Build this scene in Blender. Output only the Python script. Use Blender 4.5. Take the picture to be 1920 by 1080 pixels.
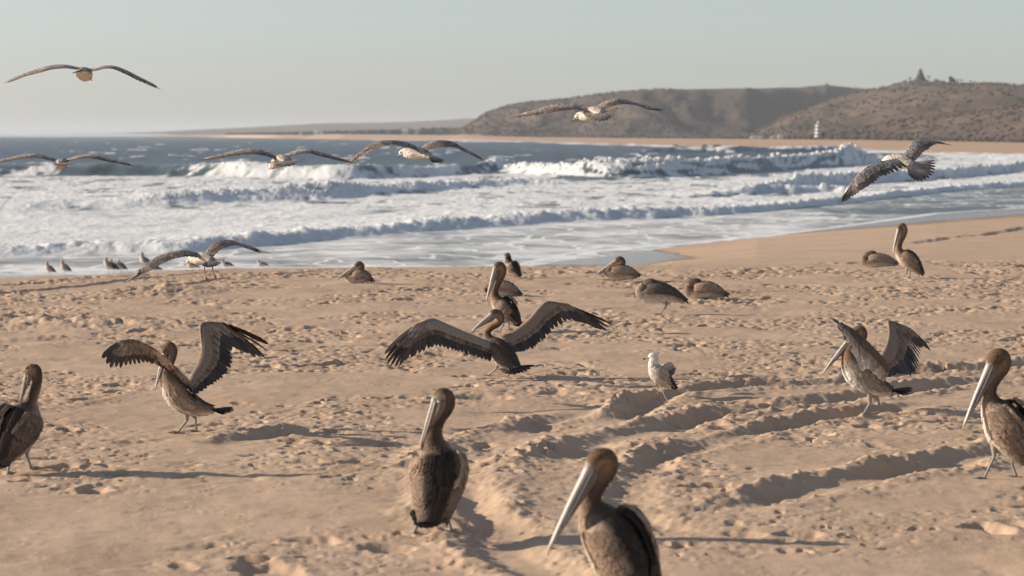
import bpy, math, random
import numpy as np
from mathutils import Vector

for o in list(bpy.data.objects):
    bpy.data.objects.remove(o)
S = bpy.context.scene
COL = S.collection
R = math.radians

# ------------------------------------------------------------------ camera
FPX = 4533.0          # focal length in pixels of a 1920 px wide frame
CH = 2.3              # eye height above the dry sand
PITCH = math.atan(285.0 / FPX)
cam_data = bpy.data.cameras.new('camera')
cam = bpy.data.objects.new('camera', cam_data)
COL.objects.link(cam)
cam.location = (0, 0, CH)
cam.rotation_euler = (math.pi / 2 - PITCH, 0, 0)
cam_data.sensor_width = 36.0
cam_data.lens = 36.0 * FPX / 1920.0
cam_data.clip_start = 0.5
cam_data.clip_end = 60000
cam_data.dof.use_dof = True
cam_data.dof.focus_distance = 22.5
cam_data.dof.aperture_fstop = 3.2
S.camera = cam

# ------------------------------------------------------------------ sky, sun, exposure
SUN_EL = R(20.0)
SUN_AZ_VEC = Vector((-0.985, 0.15, 0)).normalized()      # horizontal direction towards the sun
world = bpy.data.worlds.new('World')
S.world = world
world.use_nodes = True
wn, wl = world.node_tree.nodes, world.node_tree.links
bg = wn['Background']
sky = wn.new('ShaderNodeTexSky')
sky.sky_type = 'NISHITA'
sky.sun_disc = False
sky.sun_elevation = SUN_EL
sky.sun_rotation = math.atan2(SUN_AZ_VEC.x, SUN_AZ_VEC.y)
sky.altitude = 0
sky.air_density = 1.0
sky.dust_density = 0.7
sky.ozone_density = 1.5
hsv = wn.new('ShaderNodeHueSaturation')
hsv.inputs['Saturation'].default_value = 0.56
wl.new(sky.outputs['Color'], hsv.inputs['Color'])
tint = wn.new('ShaderNodeMix'); tint.data_type = 'RGBA'; tint.blend_type = 'MULTIPLY'; tint.inputs[0].default_value = 1.0
tint.inputs[7].default_value = (0.93, 0.975, 1.07, 1)
wl.new(hsv.outputs['Color'], tint.inputs[6])
wl.new(tint.outputs[2], bg.inputs['Color'])
bg.inputs['Strength'].default_value = 0.090
sun_d = bpy.data.lights.new('sun', 'SUN')
sun_d.energy = 4.9
sun_d.angle = R(0.5)
sun_d.color = (1.0, 0.84, 0.67)
sun = bpy.data.objects.new('sun', sun_d)
COL.objects.link(sun)
sv = Vector((SUN_AZ_VEC.x * math.cos(SUN_EL), SUN_AZ_VEC.y * math.cos(SUN_EL), math.sin(SUN_EL)))
sun.rotation_euler = sv.to_track_quat('Z', 'Y').to_euler()
S.view_settings.view_transform = 'Standard'
S.view_settings.look = 'None'
S.view_settings.exposure = 0.52
S.view_settings.gamma = 1.0
S.view_settings.use_curve_mapping = False
S.render.engine = 'CYCLES'

# ------------------------------------------------------------------ pixel <-> world helpers
cp, sp_ = math.cos(PITCH), math.sin(PITCH)
def ray(px, row):
    a = (np.asarray(px, float) - 960) / FPX
    b = (540 - np.asarray(row, float)) / FPX
    return a, cp + b * sp_, -sp_ + b * cp
def ground(px, row, z=0.0):
    """world point where the sight line through a pixel meets the height z"""
    a, fy, fz = ray(px, row)
    t = (z - CH) / fz
    return a * t, fy * t
def at(px, row, d):
    """world point on a sight line at distance d along y"""
    a, fy, fz = ray(px, row)
    t = d / fy
    return np.array([a * t, d + 0 * t, CH + fz * t])
def px_of(x, y, z=0.0):
    dz = z - CH
    dep = y * cp - dz * sp_
    return 960 + FPX * x / dep, 540 - FPX * (y * sp_ + dz * cp) / dep
def interp(v, pts):
    xs = [p[0] for p in pts]; ys = [p[1] for p in pts]
    return np.interp(v, xs, ys)
def isoft(v, pts, w=45):
    return (interp(v, pts) * 2 + interp(v - w, pts) + interp(v + w, pts) + interp(v - w / 2, pts) * 1.5 + interp(v + w / 2, pts) * 1.5) / 7
def sstep(t):
    t = np.clip(t, 0, 1)
    return t * t * (3 - 2 * t)

# ------------------------------------------------------------------ noise
def _h(ix, iy, seed):
    n = (ix.astype(np.int64) * 374761393 + iy.astype(np.int64) * 668265263 + seed * 974634777) & 0xFFFFFFFF
    n = ((n ^ (n >> 13)) * 1274126177) & 0xFFFFFFFF
    n = (n ^ (n >> 16)) & 0xFFFFFFFF
    n = (n * 2246822519) & 0xFFFFFFFF
    n = n ^ (n >> 15)
    return (n & 0xFFFFFF) / float(0x1000000)
def gnoise(x, y, seed=0):
    x0 = np.floor(x); y0 = np.floor(y)
    fx = x - x0; fy = y - y0
    u = fx * fx * fx * (fx * (fx * 6 - 15) + 10); v = fy * fy * fy * (fy * (fy * 6 - 15) + 10)
    def g(i, j):
        a = _h(x0 + i, y0 + j, seed) * 2 * np.pi
        return np.cos(a) * (fx - i) + np.sin(a) * (fy - j)
    n00, n10, n01, n11 = g(0, 0), g(1, 0), g(0, 1), g(1, 1)
    return (n00 * (1 - u) + n10 * u) * (1 - v) + (n01 * (1 - u) + n11 * u) * v
def fbm(x, y, octv=4, seed=0, gain=0.5):
    s = 0; a = 1.0
    for k in range(octv):
        s = s + a * gnoise(x * 2 ** k + 17.3 * k, y * 2 ** k - 9.1 * k, seed + k)
        a *= gain
    return s
def cells(x, y, size, seed, density=1.0, aspect=(0.4, 1.0), rmin=0.2, rmax=0.5):
    """scattered elliptical stamps: returns normalised distance (0 centre, 1 rim, >1 outside) and a random depth"""
    X = x / size; Y = y / size
    cx = np.floor(X); cy = np.floor(Y)
    best = np.full(np.shape(X), 9.0); val = np.zeros(np.shape(X))
    for i in (-1, 0, 1):
        for j in (-1, 0, 1):
            a = cx + i; b = cy + j
            jx = a + _h(a, b, seed); jy = b + _h(a, b, seed + 1)
            on = _h(a, b, seed + 2) < density
            th = _h(a, b, seed + 3) * np.pi
            r = rmin + (rmax - rmin) * _h(a, b, seed + 4)
            asp = aspect[0] + (aspect[1] - aspect[0]) * _h(a, b, seed + 5)
            dx = X - jx; dy = Y - jy
            c, s = np.cos(th), np.sin(th)
            p = (dx * c + dy * s) / r; q = (-dx * s + dy * c) / (r * asp)
            d = np.sqrt(p * p + q * q)
            d = np.where(on, d, 9.0)
            m = d < best
            best = np.where(m, d, best)
            val = np.where(m, _h(a, b, seed + 6), val)
    return best, val

# ------------------------------------------------------------------ object helpers
def tag(o, label=None, cat=None, group=None, kind=None):
    if label: o['label'] = label
    if cat: o['category'] = cat
    if group: o['group'] = group
    if kind: o['kind'] = kind
    return o
def grid_mesh(name, X, Y, Z, mat, attrs=None, smooth=True):
    nr, nc = X.shape
    co = np.stack([X, Y, Z], -1).reshape(-1, 3).astype(np.float32)
    idx = np.arange(nr * nc, dtype=np.int32).reshape(nr, nc)
    q = np.stack([idx[:-1, :-1], idx[:-1, 1:], idx[1:, 1:], idx[1:, :-1]], -1).reshape(-1, 4)
    me = bpy.data.meshes.new(name)
    me.vertices.add(len(co)); me.vertices.foreach_set('co', co.ravel())
    me.loops.add(q.size); me.loops.foreach_set('vertex_index', q.ravel())
    me.polygons.add(len(q))
    me.polygons.foreach_set('loop_start', np.arange(0, q.size, 4, dtype=np.int32))
    me.polygons.foreach_set('loop_total', np.full(len(q), 4, dtype=np.int32))
    if smooth: me.polygons.foreach_set('use_smooth', np.ones(len(q), dtype=bool))
    me.update(calc_edges=True)
    for k, v in (attrs or {}).items():
        a = me.attributes.new(k, 'FLOAT', 'POINT')
        a.data.foreach_set('value', np.ascontiguousarray(v.reshape(-1), dtype=np.float32))
    me.materials.append(mat)
    o = bpy.data.objects.new(name, me)
    COL.objects.link(o)
    return o

class NT:
    """small helper to write node materials"""
    def __init__(self, name):
        self.m = bpy.data.materials.new(name); self.m.use_nodes = True
        self.n = self.m.node_tree.nodes; self.l = self.m.node_tree.links
        self.p = self.n['Principled BSDF']
    def set(self, sock, v):
        if isinstance(v, bpy.types.NodeSocket): self.l.new(v, sock)
        else: sock.default_value = v
    def attr(self, name, out='Fac'):
        a = self.n.new('ShaderNodeAttribute'); a.attribute_name = name
        return a.outputs[out]
    def noise(self, scale, detail=4, rough=0.55, vec=None, dist=0.0):
        t = self.n.new('ShaderNodeTexNoise')
        t.inputs['Scale'].default_value = scale; t.inputs['Detail'].default_value = detail
        t.inputs['Roughness'].default_value = rough; t.inputs['Distortion'].default_value = dist
        if vec is not None: self.l.new(vec, t.inputs['Vector'])
        return t.outputs['Fac']
    def coord(self, kind='Object', scale=None):
        c = self.n.new('ShaderNodeTexCoord').outputs[kind]
        if scale:
            mp = self.n.new('ShaderNodeMapping'); mp.inputs['Scale'].default_value = scale
            self.l.new(c, mp.inputs['Vector']); return mp.outputs['Vector']
        return c
    def math(self, op, a, b=0.0, c=0.0, clamp=False):
        t = self.n.new('ShaderNodeMath'); t.operation = op; t.use_clamp = clamp
        self.set(t.inputs[0], a); self.set(t.inputs[1], b); self.set(t.inputs[2], c)
        return t.outputs[0]
    def ramp(self, fac, lo, hi):
        t = self.n.new('ShaderNodeMapRange'); t.clamp = True
        self.set(t.inputs[0], fac); t.inputs[1].default_value = lo; t.inputs[2].default_value = hi
        return t.outputs[0]
    def mix(self, fac, a, b, kind='MIX'):
        t = self.n.new('ShaderNodeMix'); t.data_type = 'RGBA'; t.blend_type = kind
        self.set(t.inputs[0], fac)
        for s, v in ((t.inputs[6], a), (t.inputs[7], b)):
            if isinstance(v, bpy.types.NodeSocket): self.l.new(v, s)
            else: s.default_value = (v[0], v[1], v[2], 1)
        return t.outputs[2]
    def bump(self, h, dist, strength=1.0, nrm=None):
        t = self.n.new('ShaderNodeBump'); t.inputs['Distance'].default_value = dist
        t.inputs['Strength'].default_value = strength
        self.l.new(h, t.inputs['Height'])
        if nrm is not None: self.l.new(nrm, t.inputs['Normal'])
        self.l.new(t.outputs[0], self.p.inputs['Normal'])
        return t.outputs[0]
    def base(self, v): self.set(self.p.inputs['Base Color'], v if isinstance(v, bpy.types.NodeSocket) else (*v, 1))
    def rough(self, v): self.set(self.p.inputs['Roughness'], v)
    def spec(self, v): self.set(self.p.inputs['Specular IOR Level'], v)

SEA = -1.2            # sea level relative to the dry sand
# ================================================================== SAND
CREST = [(-900, 560), (0, 529), (120, 521), (200, 514), (330, 507), (440, 502.5), (640, 501), (960, 499), (1230, 497), (1330, 494), (1900, 489), (2900, 486)]
FOAM_EDGE = [(-900, 512), (0, 511), (400, 506), (900, 501), (973, 497), (1066, 478), (1273, 460), (1447, 443), (1757, 402), (1920, 392), (2900, 340)]
DRY_EDGE = [(-900, 520), (900, 520), (1180, 497), (1225, 478), (1240, 468), (1280, 457), (1447, 445), (1580, 435), (1747, 422), (1920, 409), (2900, 370)]

# ruts and wheel tracks, traced as lines on the ground: (points, half width, trough depth, berm height, roughness)
RUTS = [
    ([(1140, 790), (1200, 762), (1270, 742), (1400, 722), (1560, 712), (1700, 700), (1830, 690), (1960, 676), (2200, 655)], .17, 0.053, 0.036),
    ([(1000, 870), (1120, 830), (1200, 812), (1300, 786), (1420, 764), (1560, 748), (1700, 735), (1850, 716), (2000, 700), (2200, 684)], .18, 0.059, 0.039),
    ([(1330, 1005), (1245, 975), (1205, 940), (1195, 900), (1225, 862), (1310, 832), (1420, 812), (1530, 792), (1640, 774), (1780, 756)], .16, 0.043, 0.030),
    ([(1330, 962), (1400, 946), (1500, 925), (1580, 905), (1680, 888), (1790, 868), (1900, 840), (2100, 800)], .17, 0.053, 0.036),
    ([(1180, 1110), (1060, 1075), (960, 1025), (885, 965), (850, 905), (880, 862), (960, 822), (1050, 797), (1120, 782)], .22, 0.056, 0.033),
    ([(860, 850), (930, 812), (1020, 790), (1090, 770)], .14, 0.031, 0.021),
    ([(1240, 1046), (1340, 1022), (1420, 1016)], .14, .03, .02),
    ([(60, 905), (200, 892), (330, 884)], .12, 0.019, 0.012),
    ([(380, 838), (470, 822), (560, 812), (680, 800)], .14, 0.031, 0.024),
    ([(-60, 645), (100, 640), (230, 636)], .25, 0.031, 0.024),
]
TRACKS = [
    ([(-100, 566), (0, 551), (70, 545), (180, 533), (240, 524), (330, 515), (450, 508)], .06, .030, .022),
    ([(-100, 553), (0, 537), (60, 531), (160, 522), (290, 513)], .05, .022, .016),
    ([(200, 555), (340, 536), (400, 527), (540, 513), (640, 505)], .06, .028, .020),
    ([(1000, 566), (1180, 560), (1350, 551), (1560, 543)], .06, .024, .016),
    ([(1080, 585), (1150, 580), (1240, 577)], .06, .024, .016),
    ([(1690, 460, -.3), (1730, 457, -.32), (1800, 448, -.4), (1850, 444, -.42), (1920, 430, -.5), (2050, 408, -.7)], .22, .10, .02),
]
def polydist(x, y, pts, reach):
    best = np.full(np.shape(x), 1e3); side = np.zeros(np.shape(x)); along = np.zeros(np.shape(x))
    P = [ground(q[0], q[1], q[2] if len(q) > 2 else 0.0) for q in pts]
    if reach > 1:
        x = x + .22 * gnoise(x / 1.7, y / 1.7, 85) + .10 * gnoise(x / .6, y / .6, 86); y = y + .30 * gnoise(x / 1.9, y / 1.9, 87) + .12 * gnoise(x / .7, y / .7, 88)
    acc = 0
    for (x0, y0), (x1, y1) in zip(P[:-1], P[1:]):
        dx, dy = x1 - x0, y1 - y0; L = math.hypot(dx, dy)
        t = np.clip(((x - x0) * dx + (y - y0) * dy) / (L * L), 0, 1)
        qx = x - (x0 + t * dx); qy = y - (y0 + t * dy)
        d = np.hypot(qx, qy); m = d < best
        best = np.where(m, d, best); side = np.where(m, np.sign(dx * qy - dy * qx), side)
        along = np.where(m, acc + t * L, along); acc += L
    endf = sstep(np.minimum(along, acc - along) / 0.8)
    return best, side, endf

def sand_height(x, y):
    x = np.asarray(x, float); y = np.asarray(y, float)
    px, row = px_of(x, y)
    yc = ground(960, interp(px, CREST))[1]
    yw = ground(960, interp(px, FOAM_EDGE), SEA)[1]
    yw = np.maximum(yw, yc + 14)
    pw = interp(px, [(1150, 2.0), (1260, 1.35), (1420, 1.0)])
    t = (y - yc) / (yw - yc)
    tc = np.clip(t, 0, 1)
    prof = SEA * (1 - (1 - tc) ** pw)
    prof = np.where(t > 1, SEA - 0.03 * (y - yw), prof)
    rough = sstep((yc + 1.5 - y) / 3.0)                       # trampled part ends at the crest
    rough = np.maximum(rough, 0.06 * sstep((yc + 10 - y) / 8))
    z = prof
    # soft mounds
    z = z + (0.035 * fbm(x / 2.3, y / 3.0, 3, 3) + 0.014 * fbm(x / 0.55, y / 0.6, 3, 11)) * rough
    patch = sstep(fbm(x / 1.9 + 5, y / 2.6, 4, 21) * 2.8 + interp(y, [(12, .10), (16, .25), (20, .5), (26, .62)])) * 1.25
    far = interp(y, [(12, 0.45), (17, 0.8), (21, 1.05), (28, 1.35), (60, 1.7)])
    patch = patch * far
    hz = np.zeros_like(z)
    wx = x + 0.05 * gnoise(x / .09, y / .09, 91); wy = y + 0.05 * gnoise(x / .09, y / .09, 92)
    for size, seed, dens, dep, rim in ((0.66, 101, .36, .055, .007), (0.36, 131, .46, .042, .006), (0.17, 161, .44, .024, .003)):
        d, v = cells(wx / 1.35, wy, size, seed, dens, (0.30, 0.75), 0.20, 0.46)
        dent = -dep * (0.35 + 0.95 * v) * sstep((1.0 - d) / 0.42) + rim * np.exp(-((d - 1.15) / 0.28) ** 2) * (0.4 + 0.9 * v)
        hz = hz + dent
    z = z + hz * (0.10 + 1.0 * patch) * rough
    z = z + rough * .012 * np.maximum(gnoise(x / .9 + .4 * y, y / .16, 25) + .3 * gnoise(x / .3, y / .07, 26), -.2)
    cl, cv_ = cells(wx, wy, .075, 191, .8, (.6, 1), .3, .5)
    z = z + np.where(cl < 1, .009 * (1 - cl ** 2) * cv_, 0) * sstep((fbm(x / .8, y / 1.1, 3, 28) - .10) * 5) * rough * np.minimum(far, 1)
    crumble = np.maximum(fbm(wx / 0.11, wy / 0.11, 3, 41, .6), -0.1)
    z = z - crumble * 0.017 * (0.12 + patch) * rough
    # heaps of churned sand
    for cx_, cy_, rad, hh in ((950 / 3, 546, .8, .10), (60, 604, 1.1, .09), (240, 610, .9, .07), (1400, 512, .5, .07), (545, 803, .6, .04), (830, 960, .5, .03), (1290, 745, .8, .04)):
        gx, gy = ground(cx_, cy_)
        k = np.exp(-(((x - gx) / rad) ** 2 + ((y - gy) / (rad * .8)) ** 2))
        z = z + k * hh * (0.6 + .9 * fbm(x / .40, y / .40, 3, 71)) * rough
    # ruts
    ywob = gnoise(x / .5, y / .5, 77) * 0.10 + gnoise(x / .16, y / .16, 78) * 0.045
    ck, cvv = cells(wx, wy, .10, 291, .75, (.55, 1), .25, .5)
    clod = np.where(ck < 1, .020 * (1 - ck ** 2) * cvv, 0) + .014 * gnoise(x / .07, y / .07, 83)
    for pts, hw, dep, berm in RUTS + TRACKS:
        d, s, e = polydist(x, y, pts, 2 if hw > .1 and len(pts[0]) < 3 else 1)
        w = hw * (1 + (1.6 if hw > .1 else .5) * ywob)
        dd = d + ywob * (0.6 if hw > .1 else 0.1)
        dd = dd + (.5 * np.abs(gnoise(x / 1.1, y / 1.4, 84)) * w if hw > .1 else 0)
        tr = -dep * .80 * sstep(1.25 - dd / w)
        bm = berm * np.exp(-((dd - w * 1.55) / (w * .55)) ** 2) * (1.0 + .5 * s) * (.75 + 2.5 * ywob + .5 * fbm(x / .11, y / .11, 2, 79))
        if hw > .1:
            bm = bm + clod * np.exp(-((dd - w * 1.4) / (w * .9)) ** 2)
        am = np.clip(.95 + 1.5 * gnoise(x / 1.3, y / 1.6, 80) + .5 * gnoise(x / .5, y / .5, 81), .25, 1.5) if hw > .1 else 1.0
        z = z + (tr + bm) * e * am
    # two wheel lines on the smooth slope at the right
    return z

def make_sand():
    rows_s = np.concatenate([np.linspace(1240, 900, 230), np.linspace(899.2, 560, 380), np.linspace(559.4, 486, 130)])
    ys = ground(960, rows_s)[1]
    ys = np.concatenate([[-40, -15, 0, 4, 7, 8.6, 9.6], ys[ys > 9.9], np.geomspace(ys[-1] * 1.006, 190, 110)])
    us = np.linspace(-0.250, 0.250, 690)
    us = np.concatenate([[-8, -4, -2, -1.1, -.7, -.5, -.38, -.31, -.28], us, [.28, .31, .38, .5, .7, 1.1, 2, 4, 8]])
    U, Yg = np.meshgrid(us, ys)
    scale = np.maximum(Yg, 9.0)
    X = U * scale
    Z = np.empty_like(X)
    for i in range(0, len(ys), 120):
        Z[i:i + 120] = sand_height(X[i:i + 120], np.maximum(Yg[i:i + 120], 9.0))
    Z[Yg < 9] *= 0.2
    px, row = px_of(X, np.maximum(Yg, 9.0), np.minimum(Z, 0))
    nz = fbm(X / 3.0, Yg / 5.0, 4, 301) * 9
    dry = interp(px, DRY_EDGE)
    wet = sstep((dry - row + nz * .4) / 9)
    # the pool behind the crest
    pool = sstep((1335 - px + nz * 2 - np.abs(row - 487) * 5) / 30) * sstep((498.5 - row) / 2) * sstep((px - 500) / 100)
    wet = np.maximum(wet * sstep((500 - row) / 4), pool * sstep((Yg - 50) / 10))
    o = grid_mesh('sand', X, Yg, Z, mat_sand(), {'wet': wet})
    tag(o, 'pale brown trampled beach sand with ruts and footprints', None, None, 'structure')
    return o

def mat_sand():
    t = NT('beach_sand')
    co = t.coord('Object')
    n1 = t.noise(0.7, 5, .6, co); n2 = t.noise(9, 5, .65, co); n3 = t.noise(160, 3, .7, co)
    c = t.mix(t.ramp(n1, .35, .68), (0.400, 0.284, 0.192), (0.490, 0.360, 0.250))
    c = t.mix(t.math('MULTIPLY', t.ramp(n2, .50, .78), .35), c, (0.30, 0.205, 0.14))
    c = t.mix(t.math('MULTIPLY', t.ramp(n3, .35, .7), .22), c, (0.52, 0.40, 0.30))
    wet = t.attr('wet')
    damp = t.ramp(wet, 0.0, .55); film = t.ramp(wet, .45, .95)
    c = t.mix(damp, c, (0.27, 0.18, 0.125))
    c = t.mix(film, c, (0.15, 0.125, 0.11))
    t.base(c)
    t.rough(t.math('SUBTRACT', .95, t.math('MULTIPLY', film, .80)))
    t.spec(t.math('ADD', .15, t.math('MULTIPLY', film, .65)))
    h = t.math('ADD', t.math('MULTIPLY', n2, 1.0), t.math('MULTIPLY', t.noise(45, 4, .7, co), .35))
    dry = t.math('SUBTRACT', 1.0, film)
    b = t.n.new('ShaderNodeBump'); b.inputs['Distance'].default_value = .012
    t.l.new(h, b.inputs['Height']); t.l.new(t.math('MULTIPLY', dry, .55), b.inputs['Strength'])
    t.l.new(b.outputs[0], t.p.inputs['Normal'])
    return t.m

# ================================================================== SEA
BORE = [(-900, 498), (0, 487), (120, 480), (250, 478), (330, 477), (400, 472), (520, 460), (640, 448), (840, 432), (1040, 418), (1280, 408), (1447, 396), (1597, 381), (1790, 358), (1920, 350), (2900, 310)]
W2 = [(-900, 405), (0, 400), (283, 392), (400, 387), (640, 376), (800, 362), (973, 349), (1200, 344), (1400, 338)]
W3 = [(-900, 335), (0, 328), (300, 330), (460, 334), (640, 338), (800, 332), (960, 322), (1040, 318)]
W4 = [(820, 326), (960, 326), (1023, 333), (1140, 339), (1280, 333), (1413, 325), (1497, 318), (1597, 312), (1660, 306), (1800, 300)]
FARSHORE = [(-1500, 256.3), (0, 256.8), (300, 257.6), (427, 258.2), (640, 261.5), (850, 262.6), (973, 265), (1140, 270.5), (1280, 274.5), (1547, 278), (1613, 281.5), (1780, 288), (1920, 293), (2400, 312), (2900, 335)]

def sea_fields(px, row, X, Y):
    d_at = lambda pts: ground(960, isoft(px, pts), SEA)[1]
    jit = gnoise(X / 2.2, Y / 6, 401) * 1.6 + gnoise(X / .8, Y / 1.5, 402) * .6
    lump = np.abs(fbm(X / 1.1, Y / 1.6, 5, 411, .62))
    lump2 = np.abs(fbm(X / 3.6, Y / 5.0, 4, 415, .6))
    z = np.zeros_like(X)
    # open water chop and swell
    amp = sstep((330 - row) / 40)
    z += amp * (0.42 * fbm(X / 16, Y / 12, 4, 420, .65) + .16 * gnoise(X / 3.5, Y / 3.5, 425))
    foam = np.zeros_like(X)
    # foam field between the breakers and the bore
    rb = interp(px, [(-900, 330), (0, 326), (200, 324), (430, 324), (700, 322), (900, 316), (1000, 322), (1060, 333), (1280, 330), (1413, 324), (1497, 317), (1600, 300), (1640, 291), (1920, 294), (2900, 330)])
    pat = fbm(X / 9, Y / 14, 5, 430, .6) + .35 * fbm(X / 1.6, Y / 3.5, 3, 431)
    f0 = sstep((row - rb + 14 * pat) / 10)
    holes = sstep((fbm(X / 3.0, Y / 8.0, 4, 433, .65) - .16) * 5)
    foam = f0 * (1 - .55 * holes * sstep((412 - row) / 30)) * (.90 + .5 * fbm(X / 4, Y / 9, 4, 434, .65))
    fz = foam * (0.12 * lump + .09 * lump2) * interp(row, [(280, 1.2), (330, 1.1), (380, .8), (420, .6), (480, .45)])
    # wave two: broken roller at the left
    s2w = None
    s = Y - d_at(W2) + jit * .8 + 3 * gnoise(X / 14, Y / 60, 405)
    A = interp(px, [(-900, .5), (0, .28), (200, .34), (300, .55), (480, .72), (620, .66), (760, .5), (900, .45), (980, .35), (1150, 0)])
    h2 = A * sstep(s / 7) * np.exp(-np.maximum(s - 7, 0) / 14) * (1 + .4 * fbm(X / 6, Y / 12, 3, 440))
    roll = .9 * sstep(h2 / .5) * np.exp(-np.maximum(s - 5, 0) / 5) * interp(px, [(180, .1), (300, .8), (950, 1), (1000, .3)])
    z += h2
    fz += h2 * lump * .28 * interp(px, [(150, .25), (300, 1), (900, 1)])
    foam = np.maximum(foam, interp(px, [(100, .35), (300, .9), (1000, .9)]) * sstep(h2 / .30))
    # wave three: green swell with broken tops
    s = Y - d_at(W3) + jit * .8 + 8 * gnoise(X / 30, Y / 90, 406)
    A = interp(px, [(-900, .9), (0, .9), (180, 1.2), (330, .9), (430, 1.3), (480, 1.3), (560, .8), (660, 1.2), (800, .9), (950, .9), (1040, 0)])
    h3 = A * sstep(s / 7) * np.exp(-np.maximum(s - 8, 0) / 16) * (1 + .35 * fbm(X / 12, Y / 20, 3, 450))
    z += h3
    tp = sstep((h3 - .45 * A + .8 * (pat - .05)) / .5) * sstep(h3 / .6)
    foam = np.maximum(foam, tp * sstep(.15 + 2.2 * gnoise(X / 9, Y / 12, 455)) * .8)
    # wave four: the tall breaker
    s = Y - d_at(W4) + jit * .5 + 6 * gnoise(X / 22, Y / 200, 461)
    A = interp(px, [(880, 0), (980, .9), (1060, .95), (1140, 1.25), (1200, 1.35), (1260, 1.5), (1300, 1.3), (1400, 1.3), (1440, 1.3), (1500, 1.2), (1560, 1.6), (1590, 2.3), (1612, 1.9), (1640, .5), (1700, .15), (1800, 0)])
    A = A * (1 + .22 * gnoise(X / 7, X * 0 + 3.3, 466) + .08 * gnoise(X / 2.0, X * 0, 467))
    prof = sstep(s / 12) ** 1.1
    h4 = A * prof * np.exp(-np.maximum(s - 12, 0) / 13)
    s4 = s; A4 = A
    z += h4
    whiteness = interp(px, [(960, .9), (1200, .9), (1300, .82), (1420, .66), (1540, .75), (1570, 1), (1640, 1)])
    streak = sstep((fbm(X / 3.0, s4 / 3.0, 4, 463, .65)) * 1.8 + whiteness - .15)
    crest = sstep((prof - .80) / .18) * sstep((h4 - .5 * A) / (.35 * A + .01))
    f4 = np.maximum(crest, streak * sstep(h4 / .35) * sstep(s / 1.0) * whiteness * 1.25)
    foam = np.where(h4 > .12, np.maximum(np.minimum(foam, .25 + whiteness), np.clip(f4, 0, 1)), foam)
    fz += np.clip(f4, 0, 1) * (h4 * (.25 * lump + .15 * lump2) * (.25 + whiteness) )
    # line of a second, lower breaker behind it
    s = Y - d_at([(1100, 292), (1300, 286), (1500, 287), (1620, 283)]) + jit * 3
    A = interp(px, [(1120, 0), (1250, 1.0), (1420, 1.3), (1560, 1.6), (1650, 0)])
    h5 = A * sstep(s / 10) * np.exp(-np.maximum(s - 10, 0) / 25)
    z += h5
    foam = np.maximum(foam, sstep((h5 - .55 * A) / .25) * sstep(A) * sstep(.75 + 3 * gnoise(X / 14, Y / 30, 471)) * .95)
    # the inner bore
    s = Y - d_at(BORE) + jit * .75
    A = interp(px, [(-900, .24), (0, .22), (200, .24), (350, .28), (640, .33), (1000, .32), (1300, .30), (1600, .28), (1790, .28), (1920, .25)]) * (1 + .5 * gnoise(X / 3.5, Y / 9, 407))
    hb = A * sstep(s / 2.4) ** .8 * np.exp(-np.maximum(s - 1.4, 0) / 12)
    z += hb
    fz += hb * lump * .6 * np.exp(-np.maximum(s - 3, 0) / 6)
    front = sstep(s / .6)
    roll = np.maximum(roll, .55 * sstep(hb / .3) * np.exp(-np.maximum(s - 1.6, 0) / 1.6))
    roll = np.maximum(roll, np.clip(f4, 0, 1) * sstep(h4 / .7) * np.clip(crest + whiteness - .35, 0, 1) * 1.5)
    # second lines of foam at the right
    for pts, a0, lo, hi in (([(1380, 372), (1520, 352), (1620, 345), (1747, 338), (1920, 320), (2900, 290)], .7, 1380, 1520),
                            ([(1250, 374), (1420, 366), (1560, 362), (1640, 364)], .35, 1230, 1420)):
        s2 = Y - d_at(pts) + jit
        hh = a0 * sstep(s2 / 1.5) * np.exp(-np.maximum(s2 - 2, 0) / 9) * interp(px, [(lo, 0), (hi, 1)]) * (1 if hi > 1500 else interp(px, [(1560, 1), (1640, 0)]))
        z += hh; fz += hh * lump * .8
        foam = np.maximum(foam, sstep(hh / (.3 * a0)) * .95)
    # thin wash running up the sand
    wash = .58 + .22 * fbm(X / 4, Y / 5, 4, 480, .6) + .30 * sstep((.07 - np.abs(fbm(X / 2.2, Y / 5, 3, 486))) / .06) + .10 * fbm(X / 1.2, Y / 1.2, 2, 481) - .16 * sstep((px - 1450) / 300)
    de = interp(px, FOAM_EDGE)
    edge = np.exp(-((de - row - 1.5 + 2 * pat) / 2.2) ** 2)
    inner = interp(px, [(900, 474), (1000, 468), (1280, 457), (1400, 446)])
    edge2 = np.exp(-((inner - row) / 2.2) ** 2) * sstep((px - 900) / 60) * sstep((1500 - px) / 60) * .9 * sstep(.5 + 3 * pat)
    wash = np.maximum(np.clip(wash, .25, .80), np.maximum(edge * .95, edge2))
    wash = wash * (1 - .35 * sstep((px - 1500 + 60 * pat) / 60) * sstep((row - 385) / 8) * sstep((404 - row) / 6))
    foam = np.where(s < .6, wash * (1 - front) + np.maximum(foam, .97) * front, np.maximum(foam, .97 * np.exp(-np.maximum(s - 6, 0) / 20)))
    fz = fz * np.where(s < .6, front, 1)
    z = z + fz * np.clip(foam * 1.2, 0, 1)
    z += (1 - front) * (.012 * fbm(X / 2.5, Y / 1.2, 3, 485) + edge2 * .04 + .012)
    # whitecaps out at sea and surf on the far shore
    cap = sstep((gnoise(X / 9, Y / 20, 490) + .4 * gnoise(X / 2.5, Y / 6, 491) - .36) * 6) * sstep((322 - row) / 12) * sstep((row - 257) / 4)
    foam = np.maximum(foam, cap * .8)
    z += cap * .25
    fs = interp(px, FARSHORE)
    wfs = interp(px, [(300, .5), (640, 1.0), (900, 2.0), (1140, 2.6), (1280, 3.5), (1560, 5), (1640, 9), (1920, 12)])
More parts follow.
